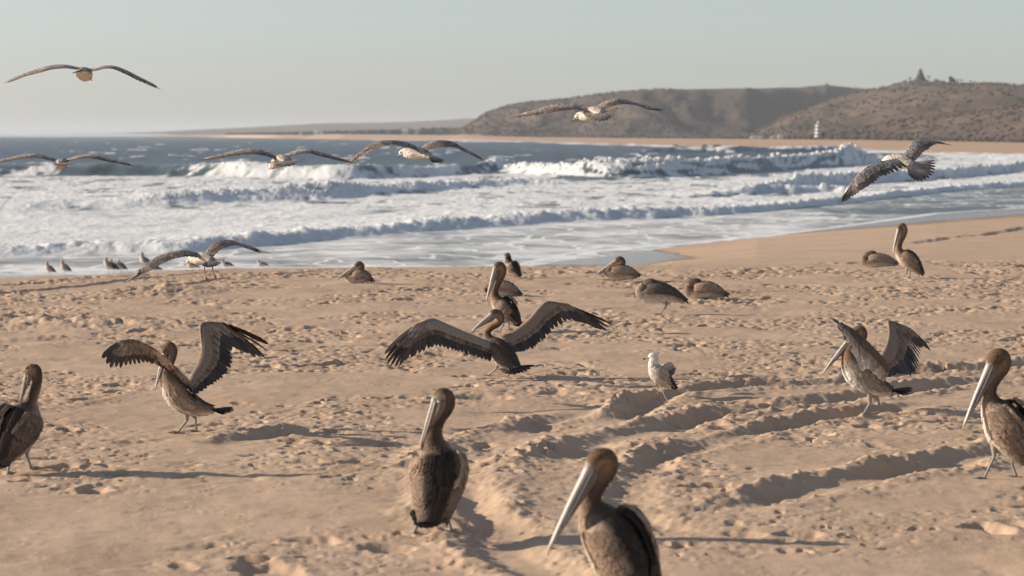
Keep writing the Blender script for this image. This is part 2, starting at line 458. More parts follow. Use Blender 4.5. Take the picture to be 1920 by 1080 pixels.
    fsf = sstep((wfs - (row - fs) + 1.4 * wfs * gnoise(X / 60, Y / 160, 495)) / (.5 * wfs)) * sstep((px - 560) / 200)
    foam = np.maximum(foam, fsf * .9)
    roll = np.clip(np.maximum(roll, tp * .5 * sstep(h3 / .9)), 0, 1.5) * foam
    green = sstep((h3 - .4) / .9) * .8 + sstep((h4 - .5) / 1.1) + sstep((row - 296) / 20) * .35
    return z, np.clip(foam, 0, 1), np.clip(green, 0, 1), roll

def make_sea():
    rows = np.concatenate([np.linspace(545, 500, 36), np.linspace(499.4, 400, 145), np.linspace(399.5, 345, 90), np.linspace(344.6, 285, 145), np.linspace(284.5, 262, 46), np.linspace(261.7, 256, 22), [255.6, 255.35]])
    pxs = np.concatenate([[-14000, -7000, -3500, -2000, -1300, -900, -600], [-480, -400], np.linspace(-280, 2200, 880), [2500, 2900, 3500, 5000, 8000, 14000]])
    PX, RW = np.meshgrid(pxs, rows)
    # rows of 255.0 would be the horizon itself
    X, Y = ground(PX, RW, SEA)
    pc = np.clip(PX, -880, 2880)
    z, foam, green, roll = sea_fields(pc, RW, X, Y)
    calm = sstep((Y * 0 + ground(960, interp(pc, BORE), SEA)[1] - Y) / 1.5)
    t = NT('sea_water')
    co = t.coord('Object')
    f = t.attr('foam'); g = t.attr('green')
    n = t.noise(1.6, 6, .65, t.coord('Object', (1, .55, 1)))
    nf = t.noise(6, 5, .7, co)
    nn = t.math('MULTIPLY', t.math('MULTIPLY', t.math('SUBTRACT', t.math('ADD', t.math('MULTIPLY', n, .65), t.math('MULTIPLY', nf, .35)), .5), 1.15), t.math('SUBTRACT', 1.0, t.math('MULTIPLY', t.attr('calm'), .6)))
    ff = t.ramp(t.math('ADD', f, nn), .30, .72)
    water = t.mix(g, (0.020, 0.033, 0.040), (0.120, 0.165, 0.155))
    sand_c = t.math('MULTIPLY', ff, 1.0)
    c = t.mix(sand_c, water, t.mix(t.ramp(t.noise(.35, 5, .7, t.coord('Object', (1, .35, 1))), .35, .65), (0.50, 0.535, 0.535), (0.70, 0.695, 0.665)))
    t.base(c)
    t.rough(t.math('ADD', .30, t.math('MULTIPLY', ff, .6)))
    t.p.inputs['IOR'].default_value = 1.33; t.spec(.13)
    t.set(t.p.inputs['Subsurface Weight'], t.math('MULTIPLY', ff, .8)); t.p.inputs['Subsurface Radius'].default_value = (.6, .62, .65); t.p.inputs['Subsurface Scale'].default_value = 1.0
    h = t.math('ADD', t.noise(1.1, 6, .68, t.coord('Object', (1, .5, 1))), t.math('MULTIPLY', t.math('MULTIPLY', t.noise(3.4, 6, .75, t.coord('Object', (1, .6, 1))), ff), 1.1))
    pass
    t.bump(t.math('MULTIPLY', h, t.math('SUBTRACT', 1.0, t.math('MULTIPLY', t.attr('calm'), .85))), .22, .42)
    o = grid_mesh('sea', X, Y, z + SEA, t.m, {'foam': foam, 'green': green, 'calm': calm})
    tag(o, 'grey blue sea with white breakers and foam', None, None, 'structure')

def make_foam_clumps():
    nr = np.random.RandomState(3)
    N = 420000
    px = nr.uniform(-150, 2070, N); row = nr.uniform(268, 492, N)
    X, Y = ground(px, row, SEA)
    z, foam, green, roll = sea_fields(px, row, X, Y)
    ok = nr.uniform(0, 1, N) < roll * interp(row, [(268, .9), (320, .55), (400, .30), (490, .22)])
    X, Y, z, roll, row = X[ok], Y[ok], z[ok], roll[ok], row[ok]
    n = min(len(X), 8000); X, Y, z, roll, row = X[:n], Y[:n], z[:n], roll[:n], row[:n]
    t = (1 + 5 ** .5) / 2
    v = np.array([(-1, t, 0), (1, t, 0), (-1, -t, 0), (1, -t, 0), (0, -1, t), (0, 1, t), (0, -1, -t), (0, 1, -t), (t, 0, -1), (t, 0, 1), (-t, 0, -1), (-t, 0, 1)], float)
    v /= np.linalg.norm(v[0])
    f = np.array([(0, 11, 5), (0, 5, 1), (0, 1, 7), (0, 7, 10), (0, 10, 11), (1, 5, 9), (5, 11, 4), (11, 10, 2), (10, 7, 6), (7, 1, 8), (3, 9, 4), (3, 4, 2), (3, 2, 6), (3, 6, 8), (3, 8, 9), (4, 9, 5), (2, 4, 11), (6, 2, 10), (8, 6, 7), (9, 8, 1)])
    r = interp(Y, [(60, .055), (90, .09), (130, .15), (200, .24), (300, .34)]) * nr.uniform(.15, .70, n) ** 1.2 * (.55 + .5 * roll)
    V = v[None] * r[:, None, None] * nr.uniform(.7, 1.3, (n, 12, 1)) * np.array([1.3, 1.3, .8]) + np.stack([X, Y, SEA + z - r * .15 + np.where(nr.uniform(0, 1, n) < .10, r * nr.uniform(.3, 1.2, n), 0)], 1)[:, None]
    F = (f[None] + 12 * np.arange(n)[:, None, None]).reshape(-1, 3)
    me = bpy.data.meshes.new('foam_clumps')
    me.vertices.add(n * 12); me.vertices.foreach_set('co', V.astype(np.float32).ravel())
    me.loops.add(F.size); me.loops.foreach_set('vertex_index', F.astype(np.int32).ravel())
    me.polygons.add(len(F)); me.polygons.foreach_set('loop_start', np.arange(0, F.size, 3, dtype=np.int32)); me.polygons.foreach_set('loop_total', np.full(len(F), 3, dtype=np.int32))
    me.polygons.foreach_set('use_smooth', np.ones(len(F), dtype=bool)); me.update(calc_edges=True)
    t = NT('foam'); t.base((.70, .69, .66)); t.rough(.9); t.spec(.2)
    t.bump(t.noise(9, 4, .7, t.coord('Object')), .08, .8)
    t.p.inputs['Subsurface Weight'].default_value = 0.0
    me.materials.append(t.m)
    o = bpy.data.objects.new('foam_clumps', me); COL.objects.link(o)
    tag(o, 'churning white foam thrown up by the breaking waves', None, None, 'stuff')

make_sand()
make_sea()
make_foam_clumps()
# ================================================================== LAND ACROSS THE BAY
RIDGE_A = [(815, 262), (835, 257), (858, 247), (884, 231), (912, 213), (938, 202), (965, 196), (1000, 190), (1060, 186), (1100, 179), (1150, 173), (1200, 169), (1300, 167), (1400, 166), (1500, 164), (1530, 162), (1548, 159), (1580, 163), (1640, 168), (1900, 176), (2900, 200)]
RIDGE_B = [(1385, 262), (1410, 252), (1440, 236), (1480, 216), (1520, 202), (1560, 188), (1600, 177), (1640, 168), (1660, 164), (1690, 156), (1715, 153), (1760, 154), (1800, 157), (1840, 158), (1880, 159), (1920, 161), (2200, 170), (2900, 190)]
RIDGE_C = [(1400, 268), (1560, 252), (1620, 238), (1680, 226), (1750, 216), (1850, 206), (1920, 199), (2200, 180), (2900, 170)]
RIDGE_D = [(-2000, 255.5), (0, 254.4), (200, 250), (300, 247), (420, 241), (500, 237), (620, 231), (700, 229.5), (760, 229), (870, 223), (1000, 221), (1300, 216), (3000, 216)]
VEG_D = [(-2000, 7000), (300, 5200), (640, 2700), (850, 2230), (1000, 2000), (1280, 1450), (1500, 1080), (1640, 900), (1920, 720), (2400, 520), (2900, 420)]
VEG_R = [(-2000, 255), (300, 253.5), (640, 251.5), (850, 253.5), (1000, 257), (1280, 260), (1493, 261.6), (1647, 263), (1920, 267.5), (2400, 276), (2900, 285)]
def zrow(row, d): return at(960, row, d)[2]
def land_height(px, y, x):
    yw = ground(960, interp(px, FARSHORE), SEA)[1]
    yv = np.maximum(interp(px, VEG_D), yw * 1.04)
    zv = np.maximum(zrow(interp(px, VEG_R), yv), -.6)
    t = (y - yw) / (yv - yw)
    z = np.where(t < 1, SEA + (zv - SEA) * np.clip(t, -.5, 1) ** 1.0, zv + .0010 * (y - yv))
    z = np.where(t < 0, SEA + t * 2.0, z)
    er = fbm(x / 170, y / 260, 5, 501, .55)
    rid = 1 - np.abs(fbm(x / 70 + .5 * er, y / 220, 4, 511, .5)) * 2
    layers = []
    footA = interp(px, [(820, 2190), (1180, 2160), (1290, 2190), (1400, 2240), (1500, 2380), (1700, 2650)])
    widA = interp(px, [(820, 300), (1200, 330), (1500, 330)])
    hA = zrow(interp(px, RIDGE_A), footA + widA)
    tA = (y - footA - 60 * er) / widA
    layers.append((hA, tA, 6.0))
    footB = interp(px, [(1385, 1500), (1500, 1380), (1700, 1250), (1920, 1050)])
    hB = zrow(interp(px, RIDGE_B), footB + 620)
    layers.append((hB, (y - footB - 60 * er) / 620, 5.0))
    footC = interp(px, [(1400, 1150), (1700, 1050), (1920, 880)])
    hC = zrow(interp(px, RIDGE_C), footC + 330)
    layers.append((hC, (y - footC - 30 * er) / 330, 3.0))
    for h, tt, am in layers:
        s = sstep(tt)
        back = 1 - .75 * sstep((tt - 1.15) / .9)
        if am == 6.0: back = 1.0
        bump = (rid - .45) * am * np.sin(np.pi * np.clip(tt, 0, 1)) ** .8
        hh = zv + (h - zv) * s * back + bump * np.clip((h - zv) / 20, 0, 1)
        z = np.where(t > 1, np.maximum(z, hh), z)
    hD = zrow(interp(px, RIDGE_D), 7400)
    z = np.where(y > 5200, np.maximum(z, hD * sstep((y - 5200) / 2200) * (1 + .04 * er)), z)
    return z, t, er, rid

def make_land():
    pxs = np.concatenate([[-9000, -4000, -2000, -1000, -600], np.linspace(-350, 2300, 600), [2500, 2900, 4000, 9000]])
    ts = np.concatenate([np.linspace(-.15, 1, 14), 1 + (np.linspace(.01, 1, 250)) ** 1.25 * 1.0])
    PX, T = np.meshgrid(pxs, ts)
    pc = np.clip(PX, -1990, 2890)
    yw = ground(960, interp(pc, FARSHORE), SEA)[1]
    yv = np.maximum(interp(pc, VEG_D), yw * 1.04)
    far = np.maximum(4300, yv * 1.1)
    k = T - 1
    Y = np.where(T < 1, yw + (yv - yw) * T, np.where(k < .86, yv + (far - yv) * k / .86, far + (8600 - far) * (k - .86) / .14))
    X = (PX - 960) / FPX * Y
    z, t, er, rid = land_height(pc, Y, X)
    veg = sstep((t - 1 + er * .12) / .10)
    t_ = NT('scrub_land')
    co = t_.coord('Object')
    n1 = t_.noise(.012, 6, .65, co); n2 = t_.noise(.11, 6, .75, co); n3 = t_.noise(.5, 4, .8, co)
    c = t_.mix(t_.ramp(n1, .38, .64), (0.112, 0.086, 0.068), (0.168, 0.126, 0.096))
    c = t_.mix(t_.ramp(n2, .46, .62), c, (0.085, 0.073, 0.060))
    c = t_.mix(t_.math('MULTIPLY', t_.attr('scrub_shade'), .75), c, (0.060, 0.052, 0.044))  # thicker scrub in random patches, plus hill shade painted into the colour
    c = t_.mix(t_.math('MULTIPLY', t_.ramp(n3, .52, .68), .55), c, (0.22, 0.16, 0.115))
    sd = t_.mix(t_.noise(.05, 3, .5, co), (0.40, 0.28, 0.19), (0.47, 0.335, 0.235))
    t_.base(t_.mix(t_.attr('veg'), sd, c))
    t_.rough(.95); t_.spec(.1)
    b = t_.n.new('ShaderNodeBump'); b.inputs['Distance'].default_value = 2.2; b.inputs['Strength'].default_value = .8
    t_.l.new(t_.math('MULTIPLY', n2, t_.attr('veg')), b.inputs['Height']); t_.l.new(b.outputs[0], t_.p.inputs['Normal'])
    pr, rr = px_of(X, Y, z)
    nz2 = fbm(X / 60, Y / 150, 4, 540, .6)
    scrub_shade = sstep((1 - np.abs((rr - interp(pr, [(1600, 205), (1700, 207), (1800, 196), (1920, 190), (2400, 190)])) / 9 + nz2) ) / .5) * sstep((pr - 1640) / 60) * (Y > 1100)  # shaded valley above the spur, painted as a dark band
    scrub_shade = np.maximum(scrub_shade, .55 * sstep((rr - 168 + 10 * nz2) / 10) * sstep((pr - 1180 + 90 * nz2) / 60) * (Y > 2150) * sstep((4000 - Y) / 300) * sstep((222 - rr + 14 * nz2) / 14))  # painted shade on the right flank of the mesa
    scrub_shade = np.maximum(scrub_shade, .7 * sstep((nz2 - .18) / .15) * sstep((t - 1) / .05))
    o = grid_mesh('hills', X, Y, z, t_.m, {'veg': veg, 'scrub_shade': scrub_shade * veg})
    tag(o, 'brown scrub covered hills and far beach across the bay', None, None, 'structure')

class MB:
    """collects shapes with a colour per vertex and links them as one mesh object"""
    def __init__(self):
        self.v, self.f, self.c = [], [], []
        self.n = 0
    def add(self, vs, fs, cols):
        vs = np.asarray(vs, float).reshape(-1, 3)
        k = self.n
        self.v.append(vs); self.n += len(vs)
        self.f.extend([tuple(int(i) + k for i in f) for f in fs])
        c = np.asarray(cols, float)
        if c.ndim == 1: c = np.tile(c, (len(vs), 1))
        if c.shape[1] == 3: c = np.concatenate([c, np.zeros((len(c), 1))], 1)
        self.c.append(c)
    def build(self, name, mat, parent=None, base=None, smooth=True, kind=None):
        v = np.concatenate(self.v)
        if base is not None: v = v - np.asarray(base)
        me = bpy.data.meshes.new(name)
        me.from_pydata([tuple(p) for p in v.tolist()], [], self.f)
        a = me.color_attributes.new('Col', 'FLOAT_COLOR', 'POINT')
        a.data.foreach_set('color', np.concatenate(self.c).astype(np.float32).ravel())
        if smooth: me.polygons.foreach_set('use_smooth', np.ones(len(me.polygons), dtype=bool))
        me.materials.append(mat)
        o = bpy.data.objects.new(name, me); COL.objects.link(o)
        if parent is not None: o.parent = parent
        if kind: o['kind'] = kind
        return o
    def box(self, c, s, col, rz=0):
        x, y, z = c; a, b, h = s[0] / 2, s[1] / 2, s[2] / 2
        vs = []
        cr, sr = math.cos(rz), math.sin(rz)
        for dz in (-h, h):
            for dx, dy in ((-a, -b), (a, -b), (a, b), (-a, b)):
                vs.append((x + dx * cr - dy * sr, y + dx * sr + dy * cr, z + dz))
        self.add(vs, [(3, 2, 1, 0), (4, 5, 6, 7), (0, 1, 5, 4), (1, 2, 6, 5), (2, 3, 7, 6), (3, 0, 4, 7)], col)
    def frustum(self, c, prof, col, n=16, jit=0, rng=None):
        vs = []; fs = []
        for i, (r, z) in enumerate(prof):
            for k in range(n):
                a = 2 * math.pi * k / n; rr = r * (1 + (rng.uniform(-jit, jit) if jit else 0))
                vs.append((c[0] + rr * math.cos(a), c[1] + rr * math.sin(a), c[2] + z))
        for i in range(len(prof) - 1):
            for k in range(n):
                fs.append((i * n + k, i * n + (k + 1) % n, (i + 1) * n + (k + 1) % n, (i + 1) * n + k))
        fs.append(tuple(range(n))[::-1]); fs.append(tuple((len(prof) - 1) * n + k for k in range(n)))
        self.add(vs, fs, col)

def mat_vc(name, rough=.9, spec=.15, noise=0.0, scale=20.0):
    t = NT(name)
    a = t.n.new('ShaderNodeAttribute'); a.attribute_name = 'Col'
    c = a.outputs['Color']
    if noise:
        nz = t.ramp(t.noise(scale, 4, .65, t.coord('Object')), .3, .7)
        c = t.mix(1.0, c, t.mix(nz, (1 - noise,) * 3, (1 + noise,) * 3), 'MULTIPLY')
    t.base(c); t.rough(rough); t.spec(spec)
    return t.m
def empty(name, loc, label=None, cat=None, group=None):
    o = bpy.data.objects.new(name, None); COL.objects.link(o)
    o.location = [float(a) for a in loc]; o.empty_display_size = .2
    return tag(o, label, cat, group)

M_BUILD = mat_vc('painted_wall', .85, .2, .08, .6)
M_VEG = mat_vc('dry_foliage', .95, .1, .25, .8)
M_THATCH = mat_vc('palm_thatch', .95, .1, .3, 2.0)

def land_z(px, d):
    x = (px - 960) / FPX * d
    return float(land_height(np.array([float(px)]), np.array([float(d)]), np.array([x]))[0][0]), x
OCT = [(1, 0, 0), (-1, 0, 0), (0, 1, 0), (0, -1, 0), (0, 0, 1), (.7, .7, .3), (-.7, .6, .4), (.6, -.7, .4), (-.7, -.7, .3)]
def ico_blob(rng, n=1):
    t = (1 + 5 ** .5) / 2
    v = np.array([(-1, t, 0), (1, t, 0), (-1, -t, 0), (1, -t, 0), (0, -1, t), (0, 1, t), (0, -1, -t), (0, 1, -t), (t, 0, -1), (t, 0, 1), (-t, 0, -1), (-t, 0, 1)], float)
    v /= np.linalg.norm(v[0])
    f = [(0, 11, 5), (0, 5, 1), (0, 1, 7), (0, 7, 10), (0, 10, 11), (1, 5, 9), (5, 11, 4), (11, 10, 2), (10, 7, 6), (7, 1, 8), (3, 9, 4), (3, 4, 2), (3, 2, 6), (3, 6, 8), (3, 8, 9), (4, 9, 5), (2, 4, 11), (6, 2, 10), (8, 6, 7), (9, 8, 1)]
    return v, f

def make_far_things():
    rng = random.Random(5); nr = np.random.RandomState(5)
    bv, bf = ico_blob(rng)
    # scrub on the slopes: nobody could count it
    N = 9500
    px = nr.uniform(840, 2200, N)
    d = nr.uniform(0, 1, N)
    yv = interp(px, VEG_D)
    top = interp(px, [(840, 2550), (1200, 2600), (1400, 2300), (1600, 2000), (2200, 1800)])
    Y = yv * 1.02 + (top - yv) * d
    X = (px - 960) / FPX * Y
    Z = land_height(px, Y, X)[0]
    mb = MB()
    r = nr.uniform(.35, 1.25, N) * interp(Y, [(700, .6), (2300, 1.15)])
    allv = []
    cols = []
    pal = np.array([(.085, .070, .056), (.108, .086, .068), (.14, .108, .083), (.075, .065, .052)])
    for i in range(N):
        v = bv * (r[i] * nr.uniform(.7, 1.3, (12, 1))) * np.array([1.25, 1.25, .75])
        allv.append(v + np.array([X[i], Y[i], Z[i] + r[i] * .35]))
        cols.append(np.tile(pal[i % 4] * nr.uniform(.8, 1.3), (12, 1)))
    V = np.concatenate(allv); C = np.concatenate(cols)
    F = (np.array(bf)[None] + 12 * np.arange(N)[:, None, None]).reshape(-1, 3)
    mb.add(V, F.tolist(), C)
    o = mb.build('scrub', M_VEG, smooth=False)
    tag(o, 'low dry scrub speckling the brown hillsides', None, None, 'stuff')
    # wood behind the far beach
    mb = MB(); N = 1500
    px = nr.uniform(425, 872, N) ** 1.0
    hh = interp(px, [(425, 1.6), (560, 3.0), (700, 5.0), (870, 7.5)])
    Y = nr.uniform(3000, 3700, N)
    X = (px - 960) / FPX * Y
    zb = zrow(252.3, Y)
    pal = np.array([(.055, .062, .045), (.07, .07, .05), (.045, .055, .045)])
    allv = []; cols = []
    for i in range(N):
        rr = hh[i] * nr.uniform(.5, 1.0)
        v = bv * rr * nr.uniform(.7, 1.25, (12, 1)) * np.array([1.3, 1.3, .8])
        allv.append(v + np.array([X[i], Y[i], zb[i] + rr * .6])); cols.append(np.tile(pal[i % 3] * nr.uniform(.8, 1.2), (12, 1)))
    F = (np.array(bf)[None] + 12 * np.arange(N)[:, None, None]).reshape(-1, 3)
    mb.add(np.concatenate(allv), F.tolist(), np.concatenate(cols))
    tag(mb.build('woodland', M_VEG, smooth=False), 'dark belt of trees behind the far beach, left of the headland', None, None, 'stuff')

    # white tower with dark bands at the foot of the hill
    d = 1230; z, x = land_z(1533, d)
    z = min(z, zrow(251.5, d))
    s = d / FPX
    t = empty('lighthouse', (x, d, z), 'white banded tower standing at the foot of the brown hill', 'lighthouse')
    hgt = 27 * s
    w = (.42, .42, .42); wh = (.78, .77, .74); dk = (.10, .10, .10)
    lev = [0, .17, .23, .42, .47, .66, .72, .90]
    for i in range(4):
        a = MB(); a.frustum((0, 0, 0), [(6.4 * s * (1 - .06 * i), hgt * (.02 + .245 * i)), (6.2 * s * (1 - .06 * i), hgt * (.165 + .245 * i))], wh, 14)
        a.build('white_storey', M_BUILD, t, smooth=False)
        a = MB(); a.frustum((0, 0, 0), [(3.8 * s * (1 - .06 * i), hgt * (.166 + .245 * i)), (3.8 * s * (1 - .06 * i), hgt * (.264 + .245 * i))], dk, 12)
        a.build('dark_gallery', M_BUILD, t, smooth=False)
    a = MB(); a.frustum((0, 0, 0), [(2.6 * s, hgt * 1.0), (2.6 * s, hgt * 1.05), (.4 * s, hgt * 1.14)], wh, 12); a.build('lantern_roof', M_BUILD, t, smooth=False)
    x2 = (1543 - 960) / FPX * d
    t = empty('tree', (x2, d + 4, z), 'dark round tree leaning against the white banded tower', 'tree', 'trees across the bay')
    a = MB()
    for k in range(14):
        q = bv * nr.uniform(.7, 1.2, (12, 1)) * 2.3 * s
        a.add(q + np.array([nr.uniform(-4, 3.5) * s, nr.uniform(-2, 2) * s, (3 + nr.uniform(-1, 6) * (1)) * s]), bf, (.045, .045, .042))
    a.build('crown', M_VEG, t, smooth=False)
    a = MB(); a.frustum((0, 0, 0), [(.5 * s, -.6), (.4 * s, 3 * s)], (.06, .05, .04), 6); a.build('trunk', M_VEG, t)

    # palapa on the hilltop
    d = 1840; z = zrow(152.5, d); x = (1723 - 960) / FPX * d; s = d / FPX
    t = empty('palapa_tower', (x, d, z - 2), 'thatched conical tower building on top of the hill', 'building')
    th = (.085, .075, .065)
    a = MB(); a.frustum((0, 0, 0), [(11.5 * s, 0), (11.5 * s, 4 * s + 1)], (.22, .19, .16), 16); a.build('wall', M_BUILD, t, smooth=False)
    a = MB(); a.frustum((0, 0, 0), [(13.0 * s, 3.5 * s + 1), (11.6 * s, 5 * s + 1), (8.5 * s, 9 * s + 1), (6 * s, 14 * s + 1), (4.2 * s, 18.5 * s + 1)], th, 20, .03, rng); a.build('thatch_roof', M_THATCH, t, smooth=False)
    a = MB(); a.frustum((0, 0, 0), [(3.6 * s, 18.5 * s + 1), (3.6 * s, 20 * s + 1)], (.40, .42, .43), 12); a.build('lantern_window', M_BUILD, t, smooth=False)
    a = MB(); a.frustum((0, 0, 0), [(5.6 * s, 19.8 * s + 1), (3 * s, 22.5 * s + 1), (.8 * s, 26 * s + 1), (.4 * s, 28 * s + 1)], th, 14, .04, rng); a.build('thatch_cap', M_THATCH, t, smooth=False)

    # ridge-top trees, one by one
    spec = [(1703, 11, 'p', 'thin lone palm left of the thatched tower'), (1738, 13, 'p', 'tallest thin palm just right of the thatched tower'),
            (1753, 7, 'b', 'small bush beyond the tall palm right of the thatched tower'), (1766, 5, 'b', 'low hedge like bush between thatched tower and dark clump'),
            (1781, 14, 'b', 'dark thick tree clump, tallest mass right of the thatched tower'), (1793, 9, 'p', 'slim palm right beside the dark tree clump'),
            (1799, 10, 'p', 'second slim palm beside the dark tree clump'), (1814, 9, 'l', 'leaning spreading tree on the ridge near its middle'),
            (1822, 7, 'l', 'small spreading tree right of the leaning ridge tree'), (1856, 7, 'b', 'round bush alone on the right part of the ridge'),
            (1864, 4, 'b', 'tiny bush right of the lone round ridge bush'), (1874, 6, 'b', 'small bush farthest right on the ridge'),
            (1548, 5, 'b', 'bush capping the low knoll left of the thatched tower hill')]
    for px_, hpx, kind, lab in spec:
        d = 1850 if px_ > 1600 else 3700
        s = d / FPX
        zz, x = land_z(px_, d)
        row = interp(px_, RIDGE_B if px_ > 1600 else RIDGE_A)
        zz = zrow(row + 1.5, d)
        t = empty('palm_tree' if kind == 'p' else ('bush' if kind == 'b' else 'tree'), (x, d, zz), lab, 'palm' if kind == 'p' else ('bush' if kind == 'b' else 'tree'), 'trees across the bay')
        h = hpx * s
        dk = np.array((.050, .055, .042))
        if kind == 'b':
            a = MB()
            for k in range(12):
                w = .5 * h
                a.add(bv * nr.uniform(.6, 1.2, (12, 1)) * h * .28 + np.array([nr.uniform(-w, w), nr.uniform(-w, w), nr.uniform(.1, .8) * h]), bf, dk * nr.uniform(.8, 1.3))
            a.build('crown', M_VEG, t, smooth=False)
        else:
            a = MB(); top = (0.35 * h if kind == 'l' else .06 * h)
            for k in range(4):
                a.frustum((top * k / 4, 0, 0), [(.5 * s, h * .8 * k / 4 - .8), (.42 * s, h * .8 * (k + 1) / 4)], (.09, .075, .06), 6)
            a.build('trunk', M_VEG, t)
            a = MB()
            for k in range(16):
                an = 2 * math.pi * k / 16 + nr.uniform(-.2, .2); L = h * nr.uniform(.22, .36)
                c0 = np.array([top, 0, h * .82]); dr = np.array([math.cos(an), math.sin(an), 0])
                m1 = c0 + dr * L * .55 + np.array([0, 0, L * nr.uniform(.2, .6)]); e1 = c0 + dr * L + np.array([0, 0, -L * nr.uniform(0, .4)])
                sd = np.cross(dr, (0, 0, 1)) * L * .22
                a.add([c0, m1 + sd, e1, m1 - sd], [(0, 1, 2), (0, 2, 3)], dk)
            a.build('crown', M_VEG, t, smooth=False)

    # houses
    def house(px_, row, d, wpx, hpx, lab, wall=(.72, .70, .66), name='house'):
        s = d / FPX; x = (px_ - 960) / FPX * d; z = zrow(row, d)
        t = empty(name, (x, d, z), lab, 'house', 'white houses across the bay')
        w, h = wpx * s, hpx * s
        a = MB(); a.box((0, 0, h * .30), (w, w * .7, h * .95), wall); a.build('wall', M_BUILD, t, smooth=False)
        a = MB()
        y0 = w * .38; vs = [(-w * .55, -y0, h * .78), (w * .55, -y0, h * .78), (w * .55, y0, h * .78), (-w * .55, y0, h * .78), (-w * .4, 0, h * 1.08), (w * .4, 0, h * 1.08)]
        a.add(vs, [(3, 2, 1, 0), (0, 1, 5, 4), (2, 3, 4, 5), (1, 2, 5), (3, 0, 4)], (.55, .52, .48)); a.build('roof', M_BUILD, t, smooth=False)
        for k in (-1, 0, 1):
            a = MB(); a.box((k * w * .28, -w * .352, h * .38), (w * .13, .12, h * .32), (.08, .08, .09)); a.build('window', M_BUILD, t, smooth=False)
    house(760, 250, 3000, 12, 7, 'wide white house among the dark trees, left of its taller neighbour')
    house(781, 250, 2990, 8, 10, 'tall narrow white house among the dark trees by the headland')
    house(593, 251, 3000, 9, 6, 'white house at the left end of the tree belt')
    house(603, 251.5, 2980, 6, 4, 'smallest pale house right beside the house at the left end of the tree belt')
    house(564, 252, 2990, 6, 3.5, 'faint pale hut farthest left on the distant shore')
    house(1411, 259.5, 1150, 9, 4, 'low white hut, leftmost of four behind the far beach')
    house(1424, 260, 1150, 9, 4.5, 'low white hut, second from left of four behind the far beach')
    house(1447, 260, 1150, 7, 4, 'low white hut, third from left of four behind the far beach')
    house(1462, 259, 1150, 9, 6, 'white hut, rightmost and tallest of four behind the far beach')
    # rocks at the far waterline
    for px_, row, w, lab in ((1267, 274.5, 9, 'small dark rock off the far beach, leftmost of three'), (1322, 275.5, 12, 'dark rock at the far waterline, middle of three'), (1343, 276, 16, 'dark rock at the far waterline, rightmost and widest of three')):
        x, y = ground(px_, row, SEA); s = y / FPX
        a = MB()
        for k in range(5):
            a.add(bv * nr.uniform(.6, 1.2, (12, 1)) * w * s * .28 * np.array([1.2, 1, .55]) + np.array([nr.uniform(-.35, .35) * w * s, nr.uniform(-1, 1), .1]), bf, (.055, .05, .048))
        o = a.build('rock', M_VEG, smooth=False); o.location = (x, y, SEA + .3); tag(o, lab, 'rock', 'rocks at the far waterline')

make_land()
make_far_things()

# ------------------------------------------------------------------ air
def make_haze():
    mb = MB(); x0, x1, y0, y1, z0, z1 = -19000, 19000, -60, 21000, -60, 78
    hz = NT('sea_haze'); hz.n.remove(hz.p)
    pv = hz.n.new('ShaderNodeVolumePrincipled')
    pv.inputs['Color'].default_value = (0.86, 0.93, 1.0, 1)
    pv.inputs['Density'].default_value = 0.85e-4
    pv.inputs['Anisotropy'].default_value = 0.1
    hz.l.new(pv.outputs[0], hz.n['Material Output'].inputs['Volume'])
    mb.box(((x0 + x1) / 2, (y0 + y1) / 2, (z0 + z1) / 2), (x1 - x0, y1 - y0, z1 - z0), (1, 1, 1))
    tag(mb.build('haze', hz.m, smooth=False), 'thin sea haze over the bay', None, None, 'stuff')
make_haze()
# ================================================================== BIRDS
RNG = np.random.RandomState(11)
def cr(P, n):
    """Catmull-Rom through the rows of P, n samples; also returns the parameter in points"""
    P = np.asarray(P, float); m = len(P)
    Q = np.vstack([2 * P[0] - P[1], P, 2 * P[-1] - P[-2]])
    u = np.linspace(0, m - 1, n); i = np.minimum(u.astype(int), m - 2); t = (u - i)[:, None]
    a, b, c, d = Q[i], Q[i + 1], Q[i + 2], Q[i + 3]
    return .5 * ((2 * b) + (c - a) * t + (2 * a - 5 * b + 4 * c - d) * t ** 2 + (3 * b - a - 3 * c + d) * t ** 3), u
def unit(v):
    v = np.asarray(v, float); return v / (np.linalg.norm(v, axis=-1, keepdims=True) + 1e-12)
def lerp(a, b, t): return np.asarray(a, float) * (1 - t) + np.asarray(b, float) * t

class Tube:
    def __init__(self, C, rl, rv, L):
        self.C = np.asarray(C, float); n = len(self.C)
        T = np.gradient(self.C, axis=0); self.T = unit(T)
        L = np.asarray(L, float)
        L = np.tile(L, (n, 1)) if L.ndim == 1 else L
        S_ = L - np.sum(self.T * L, 1)[:, None] * self.T
        self.S = unit(S_); self.D = unit(np.cross(self.T, self.S))
        self.rl = np.maximum(rl, .0012); self.rv = np.maximum(rv, .0012)
    def point(self, i, phi, off=0.0):
        """i fractional ring index, phi from the dorsal line towards the left side"""
        n = len(self.C)
        k = min(max(i, 0), n - 1); a = min(int(k), n - 2); t = k - a
        g = lambda A: A[a] * (1 - t) + A[a + 1] * t
        c, s, d, T = g(self.C), g(self.S), g(self.D), g(self.T)
        rl, rv = g(self.rl), g(self.rv)
        nrm = unit(s * math.sin(phi) / max(rl, .01) + d * math.cos(phi) / max(rv, .01))
        p = c + s * math.sin(phi) * rl + d * math.cos(phi) * rv + nrm * off
        if i < 0: p = p + T * i * .013
        return p, nrm, T
